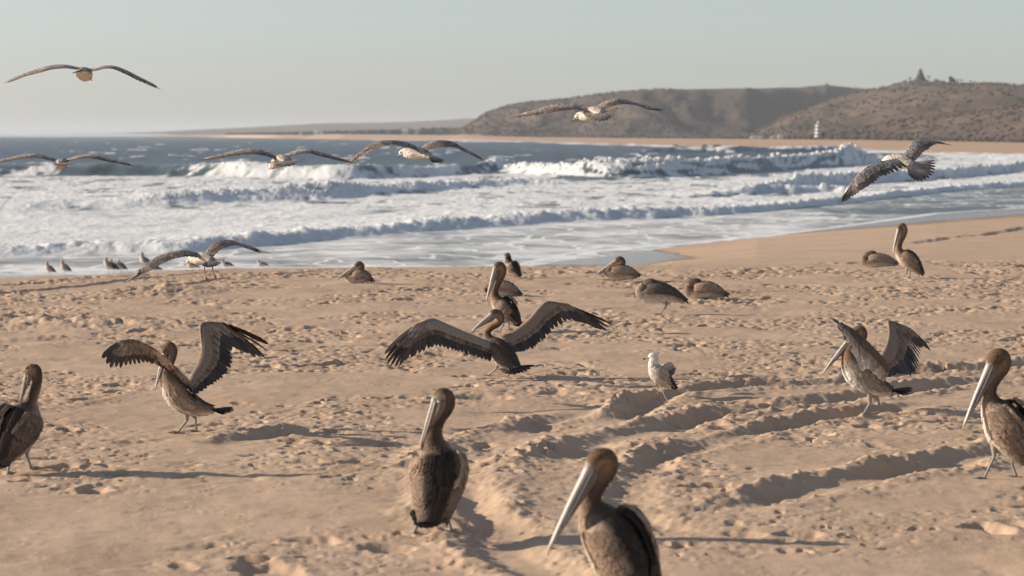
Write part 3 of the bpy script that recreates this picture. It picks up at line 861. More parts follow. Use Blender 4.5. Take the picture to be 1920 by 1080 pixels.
def loft(mb, tube, colf, m=18):
    n = len(tube.C); ph = np.linspace(0, 2 * np.pi, m, endpoint=False)
    V = tube.C[:, None] + tube.S[:, None] * (np.sin(ph)[None, :, None] * tube.rl[:, None, None]) + tube.D[:, None] * (np.cos(ph)[None, :, None] * tube.rv[:, None, None])
    cols = np.array([[colf(i / (n - 1), p) for p in ph] for i in range(n)]).reshape(n * m, -1)
    F = []
    for i in range(n - 1):
        for k in range(m):
            k2 = (k + 1) % m
            F.append((i * m + k, i * m + k2, (i + 1) * m + k2, (i + 1) * m + k))
    F.append(tuple(range(m))[::-1]); F.append(tuple((n - 1) * m + k for k in range(m)))
    mb.add(V.reshape(-1, 3), F, cols)
BT = np.array([0, .3, .7, .92, 1.0]); BW = np.array([.55, .9, 1.0, .62, .06])
BF = [(0, 1, 4, 3), (1, 2, 5, 4), (3, 4, 7, 6), (4, 5, 8, 7), (6, 7, 10, 9), (7, 8, 11, 10), (9, 10, 13, 12), (10, 11, 14, 13)]
def blade(mb, root, tip, nrm, w, c0, c1=None, sag=0.0, edge=1.25, shaft=1.0, camber=.12, bend=None):
    """one feather: five stations across a raised shaft; c0 root colour, c1 tip colour"""
    root = np.asarray(root, float); tip = np.asarray(tip, float)
    c0 = np.asarray(c0, float); c1 = c0 if c1 is None else np.asarray(c1, float)
    d = tip - root; L = np.linalg.norm(d) + 1e-9; d = d / L
    s = np.cross(d, nrm); s = s / (np.linalg.norm(s) + 1e-9); n2 = np.cross(s, d)
    c = root + np.outer(BT, tip - root) + np.outer(np.sin(BT * np.pi), n2 * sag * L)
    if bend is not None: c = c + np.outer(np.sin(BT * np.pi), bend)
    W = (BW * w * .5)[:, None]
    V = np.stack([c - s * W, c + n2 * (w * camber) * BW[:, None], c + s * W], 1).reshape(-1, 3)
    cc = c0[None] * (1 - BT[:, None]) + c1[None] * BT[:, None]
    Cc = np.stack([cc * edge, cc * shaft, cc * (edge * .85)], 1).reshape(-1, len(c0))
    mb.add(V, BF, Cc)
def W3(px, row, D, dd=0.0): return at(px, row, D + dd)
def hvec(deg): return np.array([math.cos(R(deg)), math.sin(R(deg)), 0.0])

def mat_plumage(name, mott=0.25, scale=60, rough=.8):
    t = NT(name)
    a = t.n.new('ShaderNodeAttribute'); a.attribute_name = 'Col'
    co = t.coord('Object')
    nz = t.ramp(t.noise(scale, 5, .7, co, .3), .28, .72)
    c = t.mix(1.0, a.outputs['Color'], t.mix(nz, (1 - mott,) * 3, (1 + mott,) * 3), 'MULTIPLY')
    sp = t.math('MULTIPLY', a.outputs['Alpha'], t.ramp(t.noise(scale * .9, 3, .6, co), .47, .55))
    c = t.mix(sp, c, (0.075, 0.058, 0.045))
    t.base(c); t.rough(rough); t.spec(.25)
    t.bump(nz, .004, .5)
    return t.m
M_PEL = mat_plumage('pelican_plumage', .30, 70)
M_GULL = mat_plumage('gull_plumage', .14, 80)
M_FEATH = mat_vc('flight_feather', .55, .4, .12, 60)
M_BILL = mat_vc('bill_horn', .42, .45, .16, 45)
M_LEG = mat_vc('leg_skin', .6, .35, .2, 120)
M_EYE = mat_vc('eye_gloss', .12, .6)

def ball(mb, c, r, col, n=8):
    vs = []; fs = []
    for i in range(n + 1):
        for k in range(n):
            a = math.pi * i / n; b = 2 * math.pi * k / n
            vs.append((c[0] + r * math.sin(a) * math.cos(b), c[1] + r * math.sin(a) * math.sin(b), c[2] + r * math.cos(a)))
    for i in range(n):
        for k in range(n): fs.append((i * n + k, (i + 1) * n + k, (i + 1) * n + (k + 1) % n, i * n + (k + 1) % n))
    mb.add(vs, fs, col)
def tube_between(mb, pts, radii, col, L, m=8):
    C, u = cr(pts, 5 * (len(pts) - 1) + 1)
    r = np.interp(u, range(len(radii)), radii)
    T = Tube(C, r, r, L)
    colf = (lambda s, p: col) if not callable(col) else col
    loft(mb, T, colf, m)
    return T

PB = dict(back=(.060, .044, .033), breast=(.31, .225, .160), belly=(.62, .55, .45), neck=(.24, .155, .095), neckd=(.070, .046, .032),
          head=(.125, .075, .042), face=(.27, .19, .125))
def webfoot(parent, base, ankle, hdg, size, col, name='foot'):
    h = hvec(hdg); l = np.array([-h[1], h[0], 0]); z = np.array([0, 0, 1.0]); mb = MB()
    toes = []
    for k, a in enumerate((-28, 0, 28)):
        d = h * math.cos(R(a)) + l * math.sin(R(a)); toes.append(d)
        tube_between(mb, [ankle, ankle + d * size * .5 + z * size * .07, ankle + d * size * (1.0 if k == 1 else .9)], [size * .075, size * .06, size * .03], col, l, 6)
        c = ankle + d * size * (1.0 if k == 1 else .9)
        mb.add([c, c + l * size * .03 + z * .002, c + d * size * .12, c - l * size * .03 + z * .002, c + z * size * .03], [(0, 1, 4), (1, 2, 4), (2, 3, 4), (3, 0, 4)], tuple(np.array(col) * .35))
    for a, b in ((0, 1), (1, 2)):
        P = [ankle, ankle + toes[a] * size * .88, ankle + (toes[a] + toes[b]) * .5 * size * .76, ankle + toes[b] * size * .9]
        top = [p + z * size * .05 for p in P]; bot = [p + z * .001 for p in P]
        mb.add(top + bot, [(0, 1, 2), (0, 2, 3), (4, 6, 5), (4, 7, 6), (1, 5, 6, 2), (2, 6, 7, 3)], tuple(np.array(col) * .8))
    d = -h; tube_between(mb, [ankle, ankle + d * size * .25], [size * .05, size * .02], col, l, 6)
    return mb.build(name, M_LEG, parent, base)

def legs_of(root, base, tube, hdg, feet, iu, k, col, webs=True, fsize=.085, thin=1.0):
    for (hip_side, foot) in feet:
        fx = np.asarray(foot, float)
        hip, _, T = tube.point(iu, math.pi - hip_side * .45, -.03 * k)
        h = hvec(hdg)
        knee = lerp(hip, fx, .42) - h * .030 * k
        mb = MB()
        thigh = MB()
        a = lerp(hip, knee, .75)
        tube_between(mb, [hip, a, knee, lerp(knee, fx, .55) + h * .004, fx + np.array([0, 0, .012 * k])],
                     [.034 * k * thin, .016 * k * thin, .0115 * k * thin, .0085 * k * thin, .010 * k * thin],
                     lambda s, p: tuple(lerp(PB['breast'] if thin == 1.0 else col, col, min(1, s * 3.2))), np.array([-h[1], h[0], 0]), 8)
        lg = mb.build('leg', M_LEG, root, base)
        if webs: webfoot(lg, base, fx + np.array([0, 0, .008 * k]), hdg + hip_side * 8, fsize * k, col)

def head_and_bill(root, base, tube, tip, bh, k, kind):
    """eyes, bill and pouch; tube ends at the bill base"""
    C, T, Sd, Dd = tube.C[-1], tube.T[-1], tube.S[-1], tube.D[-1]
    tip = np.asarray(tip, float)
    bd = unit(tip - C); L = np.linalg.norm(tip - C)
    s = unit(Sd - (Sd @ bd) * bd); d = np.cross(bd, s)
    if kind == 'pelican':
        mb = MB(); n = 14; t = np.linspace(0, 1, n)
        C0 = C - bd * .012 * k + np.outer(t, bd) * (L + .0) + d * (bh * .28) - np.outer(t, d) * bh * .28 + np.outer(np.sin(t * np.pi) * .006 * k, d)
        C0[-1] -= d * bh * .25
        rl = np.interp(t, [0, .15, .6, .9, .97, 1], [bh * .62, bh * .52, bh * .34, bh * .33, bh * .22, .002])
        rv = np.interp(t, [0, .15, .6, .9, .97, 1], [bh * .50, bh * .36, bh * .22, bh * .16, bh * .14, .002])
        def cu(q, p):
            c = lerp((.52, .47, .40), (.56, .53, .48), min(1, q * 2)); c = lerp(c, (.36, .25, .13), max(0, (q - .86) / .14))
            return tuple(c * (1 if abs(math.sin(p)) > .5 else .82))
        loft(mb, Tube(C0, rl, rv, s), cu, 12); mb.build('bill', M_BILL, root, base)
        mb = MB()
        C1 = C - bd * .02 * k + np.outer(t, bd) * (L * .965) - d * bh * .30 + np.outer(t, d) * bh * .22
        rl = np.interp(t, [0, .12, .5, .9, 1], [bh * .55, bh * .55, bh * .30, bh * .18, .002])
        rv = np.interp(t, [0, .12, .5, .9, 1], [bh * .55, bh * .66, bh * .36, bh * .12, .002])
        C1 = C1 - np.outer(np.interp(t, [0, .15, .5, 1], [bh * .2, bh * .45, bh * .2, 0]), d)
        loft(mb, Tube(C1, rl, rv, s), lambda q, p: tuple(lerp((.17, .125, .10), (.21, .18, .16), q)), 12)
        mb.build('throat_pouch', M_BILL, root, base)
        mb = MB()
        for sg in (-1, 1):
            P = [C - d * bh * .12 + s * sg * bh * .56, C + bd * L * .45 - d * bh * .16 + s * sg * bh * .36, tip - bd * L * .03 - d * bh * .08 + s * sg * bh * .1]
            tube_between(mb, P, [bh * .15, bh * .12, bh * .05], (.44, .41, .37), s, 6)
        mb.build('lower_mandible', M_BILL, root, base)
    else:
        mb = MB(); n = 8; t = np.linspace(0, 1, n)
        C0 = C - bd * .006 + np.outer(t, bd) * L + np.outer(np.interp(t, [0, .7, 1], [0, .15, -.25]) * bh, d)
        rl = np.interp(t, [0, .6, .9, 1], [bh * .45, bh * .3, bh * .22, .001]); rv = np.interp(t, [0, .4, .75, 1], [bh * .62, bh * .48, bh * .5, .001])
        loft(mb, Tube(C0, rl, rv, s), lambda q, p: (.62, .50, .38) if q < .6 else (.07, .06, .05), 8)
        mb.build('bill', M_BILL, root, base)
    ie = len(tube.C) - (5 if kind == 'pelican' else 5)
    for sg in (-1, 1):
        p, nn, _ = tube.point(ie, sg * R(72))
        mb = MB()
        r = .010 * k if kind == 'pelican' else .0062 * k
        ball(mb, p - nn * r * .35, r, (.012, .010, .008)); mb.build('eye', M_EYE, root, base)

def plumage_scatter(mb, tube, n, i0, i1, colf, L0, w0, phi_rng=(-math.pi, math.pi), lift=.10, rng=RNG):
    for _ in range(n):
        i = rng.uniform(i0, i1); ph = rng.uniform(*phi_rng)
        p, nn, T = tube.point(i, ph, -.001)
        L = L0 * rng.uniform(.7, 1.25) * (1.25 - .45 * (i / len(tube.C)))
        p2, n2, _ = tube.point(i - L / .013 * tube_step(tube), ph + rng.uniform(-.06, .06), L * lift)
        c = np.asarray(colf(i / (len(tube.C) - 1), ph), float)
        k = rng.uniform(.70, 1.28)
        c3 = c.copy(); c3[:3] *= k
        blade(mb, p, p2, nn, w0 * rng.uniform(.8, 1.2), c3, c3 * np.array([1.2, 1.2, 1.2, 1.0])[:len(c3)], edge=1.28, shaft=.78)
def tube_step(tube):
    if not hasattr(tube, '_st'):
        d = np.linalg.norm(np.diff(tube.C, axis=0), axis=1)
        tube._st = .013 / max(np.mean(d[:len(d) // 2]), 1e-4)
    return tube._st

def folded_wings(root, base, tube, iw, k, cf, cm, cb, detail=1.0, cd=None, ridge=0, ridge_sides=(1, -1), sides=(1, -1), phis=(6, 100), rear=.10, droop=0.0, lift=.0, up=0.0):
    """wings laid against the body: iw = ring index of the shoulder; cf/cm/cb colours of the front, middle and rear rows"""
    st = .013 / tube_step(tube)          # ring spacing in metres
    for sg in sides:
        mb = MB()
        nu, nv = 16, 8
        V = []; Cc = []
        for a in range(nu):
            q = a / (nu - 1)                                    # 0 shoulder .. 1 rear
            i = iw * (1 - q) + (-.02 / st) * q
            lo = phis[0] + 10 * q; hi = (phis[1] + droop) * (1 - .50 * q ** 1.5) + 8 * math.sin(q * 3.1)
            for b in range(nv):
                r = b / (nv - 1); ph = R(lo + (hi - lo) * r)
                th = (.006 + .020 * math.sin(math.pi * min(q * 1.15 + .12, 1)) ** .6 * math.sin(math.pi * (.12 + .76 * r)) ** .5) * k + lift * math.sin(math.pi * q) * r
                p, nn, T = tube.point(i, sg * ph, th + up * math.exp(-((q - .12) / .14) ** 2) * math.exp(-((r - .45) / .4) ** 2))
                cq = lerp(cf, cm, min(q * 2, 1)) if q < .5 else lerp(cm, cb, q * 2 - 1)
                if cd is not None: cq = lerp(cd, cq, min(1, max(0, (r - .16) / .18)))
                V.append(p); Cc.append(cq)
        F = []
        for a in range(nu - 1):
            for b in range(nv - 1):
                f = (a * nv + b, a * nv + b + 1, (a + 1) * nv + b + 1, (a + 1) * nv + b)
                F.append(f if sg > 0 else f[::-1])
        # rim folded down on to the body, so that the wing has thickness
        nb = len(V); V2 = []
        rim = [(a, nv - 1) for a in range(nu)]
        for (a, b) in rim:
            q = a / (nu - 1); i = iw * (1 - q) + (-.02 / st) * q
            hi = (phis[1] + droop) * (1 - .50 * q ** 1.5) + 8 * math.sin(q * 3.1)
            p, nn, T = tube.point(i, sg * R(hi + 4), -.008 * k); V2.append(p); Cc.append(np.asarray(cm) * .8)
        for j in range(nu - 1):
            a0, a1 = rim[j][0] * nv + nv - 1, rim[j + 1][0] * nv + nv - 1
            F.append((a0, nb + j, nb + j + 1, a1) if sg > 0 else (a1, nb + j + 1, nb + j, a0))
        mb.add(V + V2, F, np.array(Cc))
        # rows of coverts, then secondaries, tertials and primaries
        rows = int(13 * detail) + 3; per = int(9 * detail) + 3
        for a in range(rows):
            q = .02 + .80 * a / (rows - 1)
            i = iw * (1 - q)
            lo = phis[0] + 6 * q; hi = (phis[1] + droop) * (1 - .45 * q ** 1.5) + 8 * math.sin(q * 3.1)
            ln = (.045 + .11 * q) * k
            q0 = q
            for b in range(per):
                q = min(max(q0 + RNG.uniform(-.035, .035), 0), .85); i = iw * (1 - q)
                r = (b + RNG.uniform(.2, .8)) / per
                ph = sg * R(lo + (hi - lo) * r)
                th = (.010 + .024 * math.sin(math.pi * min(q * 1.15 + .12, 1)) ** .6 * math.sin(math.pi * (.12 + .76 * r)) ** .5) * k + up * math.exp(-((q - .12) / .14) ** 2) * math.exp(-((r - .45) / .4) ** 2)
                p, nn, T = tube.point(i, ph, th)
                p2, n2, _ = tube.point(i - ln / st, ph * (1 - .10 * q), th * .8 + .010 * k)
                c = lerp(cf, cm, min(q * 2, 1)) if q < .5 else lerp(cm, cb, min(q * 2 - 1, 1))
                if cd is not None: c = lerp(cd, c, min(1, max(0, (r - .16) / .18)))
                c = c * RNG.uniform(.72, 1.25)
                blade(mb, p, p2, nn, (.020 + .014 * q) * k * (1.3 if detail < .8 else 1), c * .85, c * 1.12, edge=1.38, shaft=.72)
        for b in range(int(9 * detail) + 3):                         # long pointed quills reaching over the tail
            r = b / (int(9 * detail) + 2)
            ph = sg * R(8 + (phis[1] * .50) * r)
            p, nn, T = tube.point(iw * .38, ph, .034 * k)
            p2, n2, _ = tube.point(-rear * k / st * (1 - .35 * r) + .0, ph * .55, .012 * k)
            c = np.asarray(cb) * RNG.uniform(.7, 1.1)
            blade(mb, p, p2, nn, .026 * k, c, c * .8, edge=1.3, shaft=.8)
        if ridge and sg in ridge_sides:
            qs = np.linspace(.05, .52, 9)
            P = [tube.point(iw * (1 - q), sg * R(ridge - 16 * q), (.040 + .020 * math.sin(3.1 * min(q * 2, 1))) * k)[0] for q in qs]
            tube_between(mb, P, [.006 * k, .012 * k, .010 * k, .014 * k, .010 * k, .011 * k, .007 * k, .006 * k, .003 * k], tuple(np.asarray(cf) * .95), tube.S[int(iw)], 8)
            for q in np.linspace(.06, .48, 16):
                p, nn, T = tube.point(iw * (1 - q), sg * R(ridge - 16 * q + RNG.uniform(-3, 3)), .066 * k)
                p2, _, _ = tube.point(iw * (1 - q) - .05 * k / st, sg * R(ridge - 20 * q + RNG.uniform(-6, 6)), .048 * k)
                c = np.asarray(cf) * RNG.uniform(.6, 1.35); blade(mb, p, p2, nn, .022 * k, c, c * 1.1)
        mb.build('wing', M_PEL, root, base)

def tail_fan(root, base, tube, tips, col0, col1, w, mat=None, name='tail', nf=None):
    w = w * 1.35
    """tips: list of world points from left to right; feathers fan out of the tail base"""
    mb = MB()
    c, nn, T = tube.point(0.5, 0, 0)
    c = tube.C[0] + T * .015
    tips = np.asarray(tips, float)
    n = nf or len(tips)
    P, _ = cr(tips, n) if len(tips) > 1 else (np.repeat(tips, n, 0), 0)
    D0 = tube.D[0]
    for i in range(n):
        r = i / max(n - 1, 1) - .5
        root_p = c + tube.S[0] * (-r) * tube.rl[0] * 1.2 + D0 * (.003 * (i % 2))
        k = RNG.uniform(.85, 1.15)
        blade(mb, root_p, P[i] + D0 * .002 * (i % 2), D0, w, np.asarray(col0) * k, np.asarray(col1) * k, edge=1.15, shaft=.9)
    mb.build(name, mat or M_FEATH, root, base)

def spread_wing(root, base, D, table, nf, cols, thick=.022, name='wing', curve=0.0, wf=1.25, under=1.0, coverts=(.24, .40, .56), lo_t=.0, flip=1, mott=0):
    """an open wing. table rows: (t, lead px, row, dd, trail px, row, dd). cols: (flight, covert, lesser, shaft)"""
    tb = np.array(table, float)
    tk = tb[:, 0]
    Lk = np.array([W3(r[1], r[2], D, r[3]) for r in tb]); Tk = np.array([W3(r[4], r[5], D, r[6]) for r in tb])
    n = 90; ts = np.linspace(0, 1, n)
    def res(P):
        q, u = cr(P, 240); tt = np.interp(u, range(len(tk)), tk)
        return np.stack([np.interp(ts, tt, q[:, j]) for j in range(3)], 1)
    Lc, Tc = res(Lk), res(Tk)
    chord = Tc - Lc; tang = unit(np.gradient(Lc, axis=0))
    nr = np.cross(tang, unit(chord)); nr = unit(nr)
    nr[nr @ np.array([0, -.35, 1.0]) < 0] *= -1
    k = np.array([np.convolve(np.pad(nr[:, j], 6, 'edge'), np.ones(13) / 13, 'valid') for j in range(3)]).T; nr = unit(k)
    g = lambda A, t: np.array([np.interp(t, ts, A[:, j]) for j in range(3)])
    # arm: a rounded leading edge that carries the feathers
    mb = MB(); C = Lc[::3]; tt = ts[::3]
    th = thick * np.interp(tt, [0, .15, .55, .7, 1], [.8, 1.0, .8, .5, .12])
    cw = np.linalg.norm(chord[::3], axis=1)
    wd = np.maximum(np.minimum(cw * .22, thick * 3.2) * np.interp(tt, [0, .6, 1], [1, 1, .15]), th)
    ch = unit(chord[::3])
    tb_ = Tube(C + ch * wd[:, None] * .8, wd, th, ch[0])
    tb_.S = ch; tb_.D = unit(nr[::3]); 
    fl, cv, ls, sh = [np.asarray(c, float) for c in cols]
    m4 = np.array([0, 0, 0, mott]) if mott else None
    def C4(c): return np.concatenate([c, [mott]]) if mott else c
    loft(mb, tb_, lambda s, p: tuple(C4(ls * (1.0 if math.cos(p) > 0 else under))), 12)
    # coverts above and below
    for layer, fr in enumerate(coverts[::-1]):
        nn_ = int(nf * (1.6 + .5 * layer)); side_off = .0025 * (1 + layer)
        for i in range(nn_):
            t = (i + RNG.uniform(.2, .8)) / nn_ * .97
            a, b, nv = g(Lc, t), g(Tc, t), g(nr, t)
            L = b - a
            lim = min(1.0, .16 / (np.linalg.norm(L) + 1e-6) / fr * 1.9)
            c = (cv if layer < 1 else lerp(cv, ls, .5 * layer)) * (RNG.uniform(.58, 1.35) if mott else RNG.uniform(.60, 1.42))
            w = np.linalg.norm(g(Lc, min(t + 1.3 / nn_, 1)) - g(Lc, max(t - 1.3 / nn_, 0))) * .5 + .010
            w = min(max(w * 1.7, .012), .05)
            for sd, cc in ((1, c), (-1, c * under)):
                r0 = a + L * max(fr * lim - .30, .02) + nv * sd * (side_off + .003)
                r1 = a + L * fr * lim * RNG.uniform(.95, 1.06) + nv * sd * side_off
                blade(mb, r0, r1, nv * sd, w, C4(cc * .8), C4(cc * 1.25), edge=1.45, shaft=.7)
    wing = mb.build(name, M_PEL if not mott else M_GULL, root, base)
    # flight feathers, each its own blade
    for i in range(nf):
        t = lo_t + (1 - lo_t) * i / (nf - 1)
        a, b, nv = g(Lc, t), g(Tc, t), g(nr, t)
        L = b - a
        r0 = a + L * .10 + nv * .0008 * (i % 3)
        b = b - L * RNG.uniform(0, .07) + g(tang, t) * np.linalg.norm(L) * RNG.uniform(-.025, .025)
        nb = g(Tc, min(t + 1 / (nf - 1), 1)) if i < nf - 1 else 2 * b - g(Tc, t - 1 / (nf - 1))
        w = min(max(np.linalg.norm(nb - b) * wf * (1.35 - .80 * sstep((t - .50) / .25)), .016), .055)
        mb = MB(); cc = fl * RNG.uniform(.60, 1.40)
        q = t > .62
        blade(mb, r0, b, nv, w, cc, cc * (.72 if q else 1.0), edge=1.0, shaft=(2.3 if q else 1.3), camber=.07, sag=curve, bend=unit(g(tang, t)) * np.linalg.norm(L) * (.045 if q else .02))
        mb.build('flight_feather', M_FEATH, wing, base)
    return wing

def spine_tube(D, spine, L, n=46, thin=1.0, thin_k=1.0, bill=None):
    P = np.array([list(W3(p[0], p[1], D, p[2])) + [p[3] * D / FPX * (thin if p[3] > 12.5 * thin_k else 1), p[4] * D / FPX] for p in spine])
    Q, u = cr(P, n)
    if bill is not None:
        # the head turns on the neck: its own left side comes from where the bill points
        f = W3(bill[0], bill[1], D, bill[2]) - Q[-1, :3]
        f = np.array([f[0], f[1], 0]); f /= np.linalg.norm(f) + 1e-9
        Lh = np.array([-f[1], f[0], 0])
        w = sstep((u / (len(spine) - 1) - .50) / .30)[:, None]
        L = unit(np.asarray(L, float)[None] * (1 - w) + Lh[None] * w)
    return Tube(Q[:, :3], Q[:, 3], Q[:, 4], L), u

def pelican(label, D, spine, hdg, bill, bh, feet=(), wings='folded', tail=None, k=1.0, detail=1.0, fur=420, pal=None, nb=4.2,
            wopt=None, group='brown pelicans resting on the sand', bodyidx=4.0):
    c = dict(PB); c.update(pal or {})
    L = np.array([-hvec(hdg)[1], hvec(hdg)[0], 0])
    big = max(p[3] for p in spine)
    tube, u = spine_tube(D, spine, L, thin=.77 if wings == 'folded' else 1.0, thin_k=big / 20, bill=bill)
    m = len(spine) - 1; n = len(tube.C)
    bx = np.mean([f[0] for _, f in feet]) if feet else tube.C[n // 4][0]
    by = np.mean([f[1] for _, f in feet]) if feet else tube.C[n // 4][1]
    bz = float(sand_height(np.array([bx]), np.array([by]))[0]) if by > 0 else 0
    base = np.array([bx, by, bz])
    root = empty('pelican', base, label, 'pelican', group)
    ub = nb / m                                        # where the body turns into the neck
    def colf(s, ph):
        w = (1 - math.cos(ph)) / 2
        if s < ub:
            q = s / ub
            top = c['back']; side = lerp(c['breast'], c['back'], max(0, .55 - q) * .8); bot = c['belly']
            col = lerp(top, side, min(1, w / .35)) if w < .35 else lerp(side, bot, min(1, max(0, (w - .62) / .3)))
            return tuple(col)
        q = (s - ub) / (1 - ub)
        nk = lerp(c['neckd'], c['neck'], min(1, w * 1.6))
        if q < .12: nk = lerp(lerp(c['back'], c['breast'], min(1, w * 2)), nk, q / .12)
        if q > .62:
            hd = lerp(c['head'], c['face'], min(1, max(0, (w - .30) / .4)))
            nk = lerp(nk, hd, min(1, (q - .62) / .15))
        if q > .96: nk = lerp(nk, (.30, .25, .20), min(1, (q - .96) / .03))
        return tuple(nk)
    mb = MB(); loft(mb, tube, colf, 22)
    body = mb.build('body', M_PEL, root, base)
    if fur:
        mb = MB()
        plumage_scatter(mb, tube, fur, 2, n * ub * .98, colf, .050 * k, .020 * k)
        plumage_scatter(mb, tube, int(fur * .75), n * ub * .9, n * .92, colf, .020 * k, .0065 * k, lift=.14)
        mb.build('plumage', M_PEL, root, base, kind='stuff')
    if bill is not None:
        head_and_bill(root, base, tube, W3(bill[0], bill[1], D, bill[2]), bh * D / FPX, k, 'pelican')
    if wings == 'folded':
        o = dict(cf=(.33, .235, .165), cm=(.21, .15, .108), cb=(.055, .040, .030), cd=(.032, .024, .019)); o.update(wopt or {})
        folded_wings(root, base, tube, (bodyidx - .15) / m * (n - 1), k, detail=detail, **o)
    if tail:
        tips = [W3(p[0], p[1], D, p[2]) for p in tail]
        tail_fan(root, base, tube, tips, (.07, .055, .045), (.045, .036, .03), .044 * k, M_PEL, nf=10)
    if feet: legs_of(root, base, tube, hdg, feet, 1.9 / m * (n - 1), k, (.26, .255, .24))
    return root, base, tube
def foot_at(px, row):
    x, y = ground(px, row); z = float(sand_height(np.array([x]), np.array([y]))[0])
    return np.array([float(x), float(y), z])
def dist(row): return float(ground(960, row)[1])

# ---- nearest two, out of focus
D = dist(1003)
pelican('tall pelican seen from behind at front centre, bill tucked down its left side', D,
        [(812, 972, -.10, 24, 16), (815, 945, -.06, 40, 32), (820, 908, 0, 53, 44), (822, 872, .04, 52, 42), (819, 846, .06, 36, 31), (813, 824, .06, 19, 21), (815, 800, .05, 15, 18), (824, 778, .04, 15, 18), (834, 761, .03, 16, 19), (836, 747, .02, 17, 17), (828, 742, 0, 15.5, 15), (820, 751, -.01, 11, 12.5)],
        97, (787, 846, .06), 15.5, [(1, foot_at(776, 1004)), (-1, foot_at(846, 1002))],
        tail=[(768, 962, -.10), (778, 985, -.14), (800, 990, -.16), (818, 985, -.17), (835, 975, -.16)], fur=900, detail=1.5, pal=dict(face=(.36, .28, .20), neck=(.30, .20, .13)),
        wopt=dict(phis=(12, 112), droop=8, up=.03, rear=.09, ridge=46, ridge_sides=(-1,)), group='brown pelicans standing on the sand')
D = dist(1180)
pelican('closest pelican, cut off by the bottom edge, long bill pointing down left', D,
        [(1205, 1160, -.12, 24, 22), (1192, 1112, -.05, 48, 46), (1168, 1056, 0, 64, 60), (1142, 1006, .03, 60, 56), (1119, 971, .04, 40, 38), (1108, 945, .04, 22, 24), (1112, 922, .03, 17, 20), (1124, 898, .03, 18, 21), (1138, 877, .02, 20, 21), (1138, 860, .01, 22, 19), (1122, 860, 0, 21, 19), (1109, 876, -.01, 14, 16)],
        124, (1022, 1044, -.06), 17, [(1, foot_at(1130, 1180)), (-1, foot_at(1196, 1172))],
        tail=[(1215, 1200, -.15), (1230, 1205, -.2), (1245, 1195, -.2)], fur=850, detail=1.6,
        wopt=dict(phis=(14, 92), up=.045, rear=.08, ridge=34, ridge_sides=(-1,), cf=(.36, .255, .18)), group='brown pelicans standing on the sand')
D = dist(892)
pelican('pelican standing at the right edge of the photo, long grey bill pointing down left', D,
        [(1927, 868, -.04, 14, 12), (1910, 842, -.02, 33, 30), (1889, 808, 0, 45, 41), (1873, 780, .01, 38, 35), (1861, 760, .02, 24, 23), (1856, 741, .02, 13, 14), (1858, 722, .02, 11, 13), (1870, 702, .02, 11.5, 13), (1880, 686, .01, 13.5, 15), (1878, 670, .01, 17.5, 16), (1867, 671, 0, 17, 16), (1858, 685, 0, 11, 12)],
        140, (1803, 808, -.02), 13, [(1, foot_at(1846, 893)), (-1, foot_at(1906, 890))],
        tail=[(1935, 880, -.1), (1945, 885, -.12), (1950, 878, -.1)], fur=650, detail=1.2, pal=dict(face=(.12, .085, .06)),
        wopt=dict(phis=(14, 98), up=.02, ridge=36), group='brown pelicans standing on the sand')
D = dist(884)
pelican('pelican at the left edge seen from behind, dark wings and light brown neck', D,
        [(4, 866, -.12, 13, 11), (15, 845, -.07, 30, 26), (32, 812, 0, 47, 40), (44, 786, .05, 44, 36), (52, 769, .07, 27, 25), (58, 753, .07, 12, 13), (64, 736, .05, 10, 11.5), (68, 719, .04, 10, 11.5), (68, 704, .03, 11, 12), (64, 694, .02, 12.5, 12.5), (56, 697, 0, 10.5, 11), (51, 705, -.01, 7.5, 8)],
        68, (37, 760, .03), 8.5, [(1, foot_at(10, 886)), (-1, foot_at(58, 881))],
        tail=[(-12, 875, -.16), (0, 880, -.17), (14, 876, -.17)], fur=600, detail=1.2, pal=dict(neck=(.34, .25, .175), back=(.05, .04, .033)),
        wopt=dict(phis=(10, 105), up=.02, ridge=42, cf=(.19, .14, .10), cm=(.12, .088, .066)), group='brown pelicans standing on the sand')

# ---- the three with open wings
FL = ((.040, .029, .022), (.21, .150, .107), (.26, .188, .135), (.2, .18, .15))
OG = 'brown pelicans stretching their wings'
D = dist(810)
r_, b_, t_ = pelican('pelican at the left with one wing spread low and the other raised high', D,
        [(398, 768, -.03, 9, 7), (378, 766, 0, 17, 14), (355, 757, 0, 24, 21), (336, 742, 0, 26, 26), (322, 722, 0, 20, 22), (315, 703, 0, 13, 14), (316, 686, 0, 8.5, 9), (322, 671, 0, 7.5, 8), (324, 657, 0, 8, 9), (318, 649, 0, 9.5, 9), (311, 656, 0, 7.5, 7.5), (309, 663, 0, 5.5, 6)],
        165, (290, 735, -.03), 6.5, [(1, foot_at(334, 811)), (-1, foot_at(369, 808))], wings=None,
        tail=[(436, 763, .04), (440, 768, 0), (436, 773, -.05), (420, 778, -.06)], fur=520, pal=dict(neck=(.17, .125, .09), belly=(.60, .55, .48)), group=OG)
spread_wing(r_, b_, D, [(0, 352, 722, -.10, 366, 753, -.06), (.10, 347, 709, -.14, 373, 750, -.10), (.25, 335, 698, -.22, 352, 728, -.16), (.40, 309, 673, -.32, 318, 697, -.26), (.55, 278, 649, -.42, 290, 684, -.35), (.65, 254, 638, -.5, 270, 683, -.42),
    (.75, 247, 637, -.52, 248, 686, -.5), (.85, 240, 637, -.54, 222, 692, -.6), (.93, 232, 638, -.56, 205, 689, -.68), (1, 225, 640, -.58, 190, 673, -.75)], 26, FL, under=1.9)
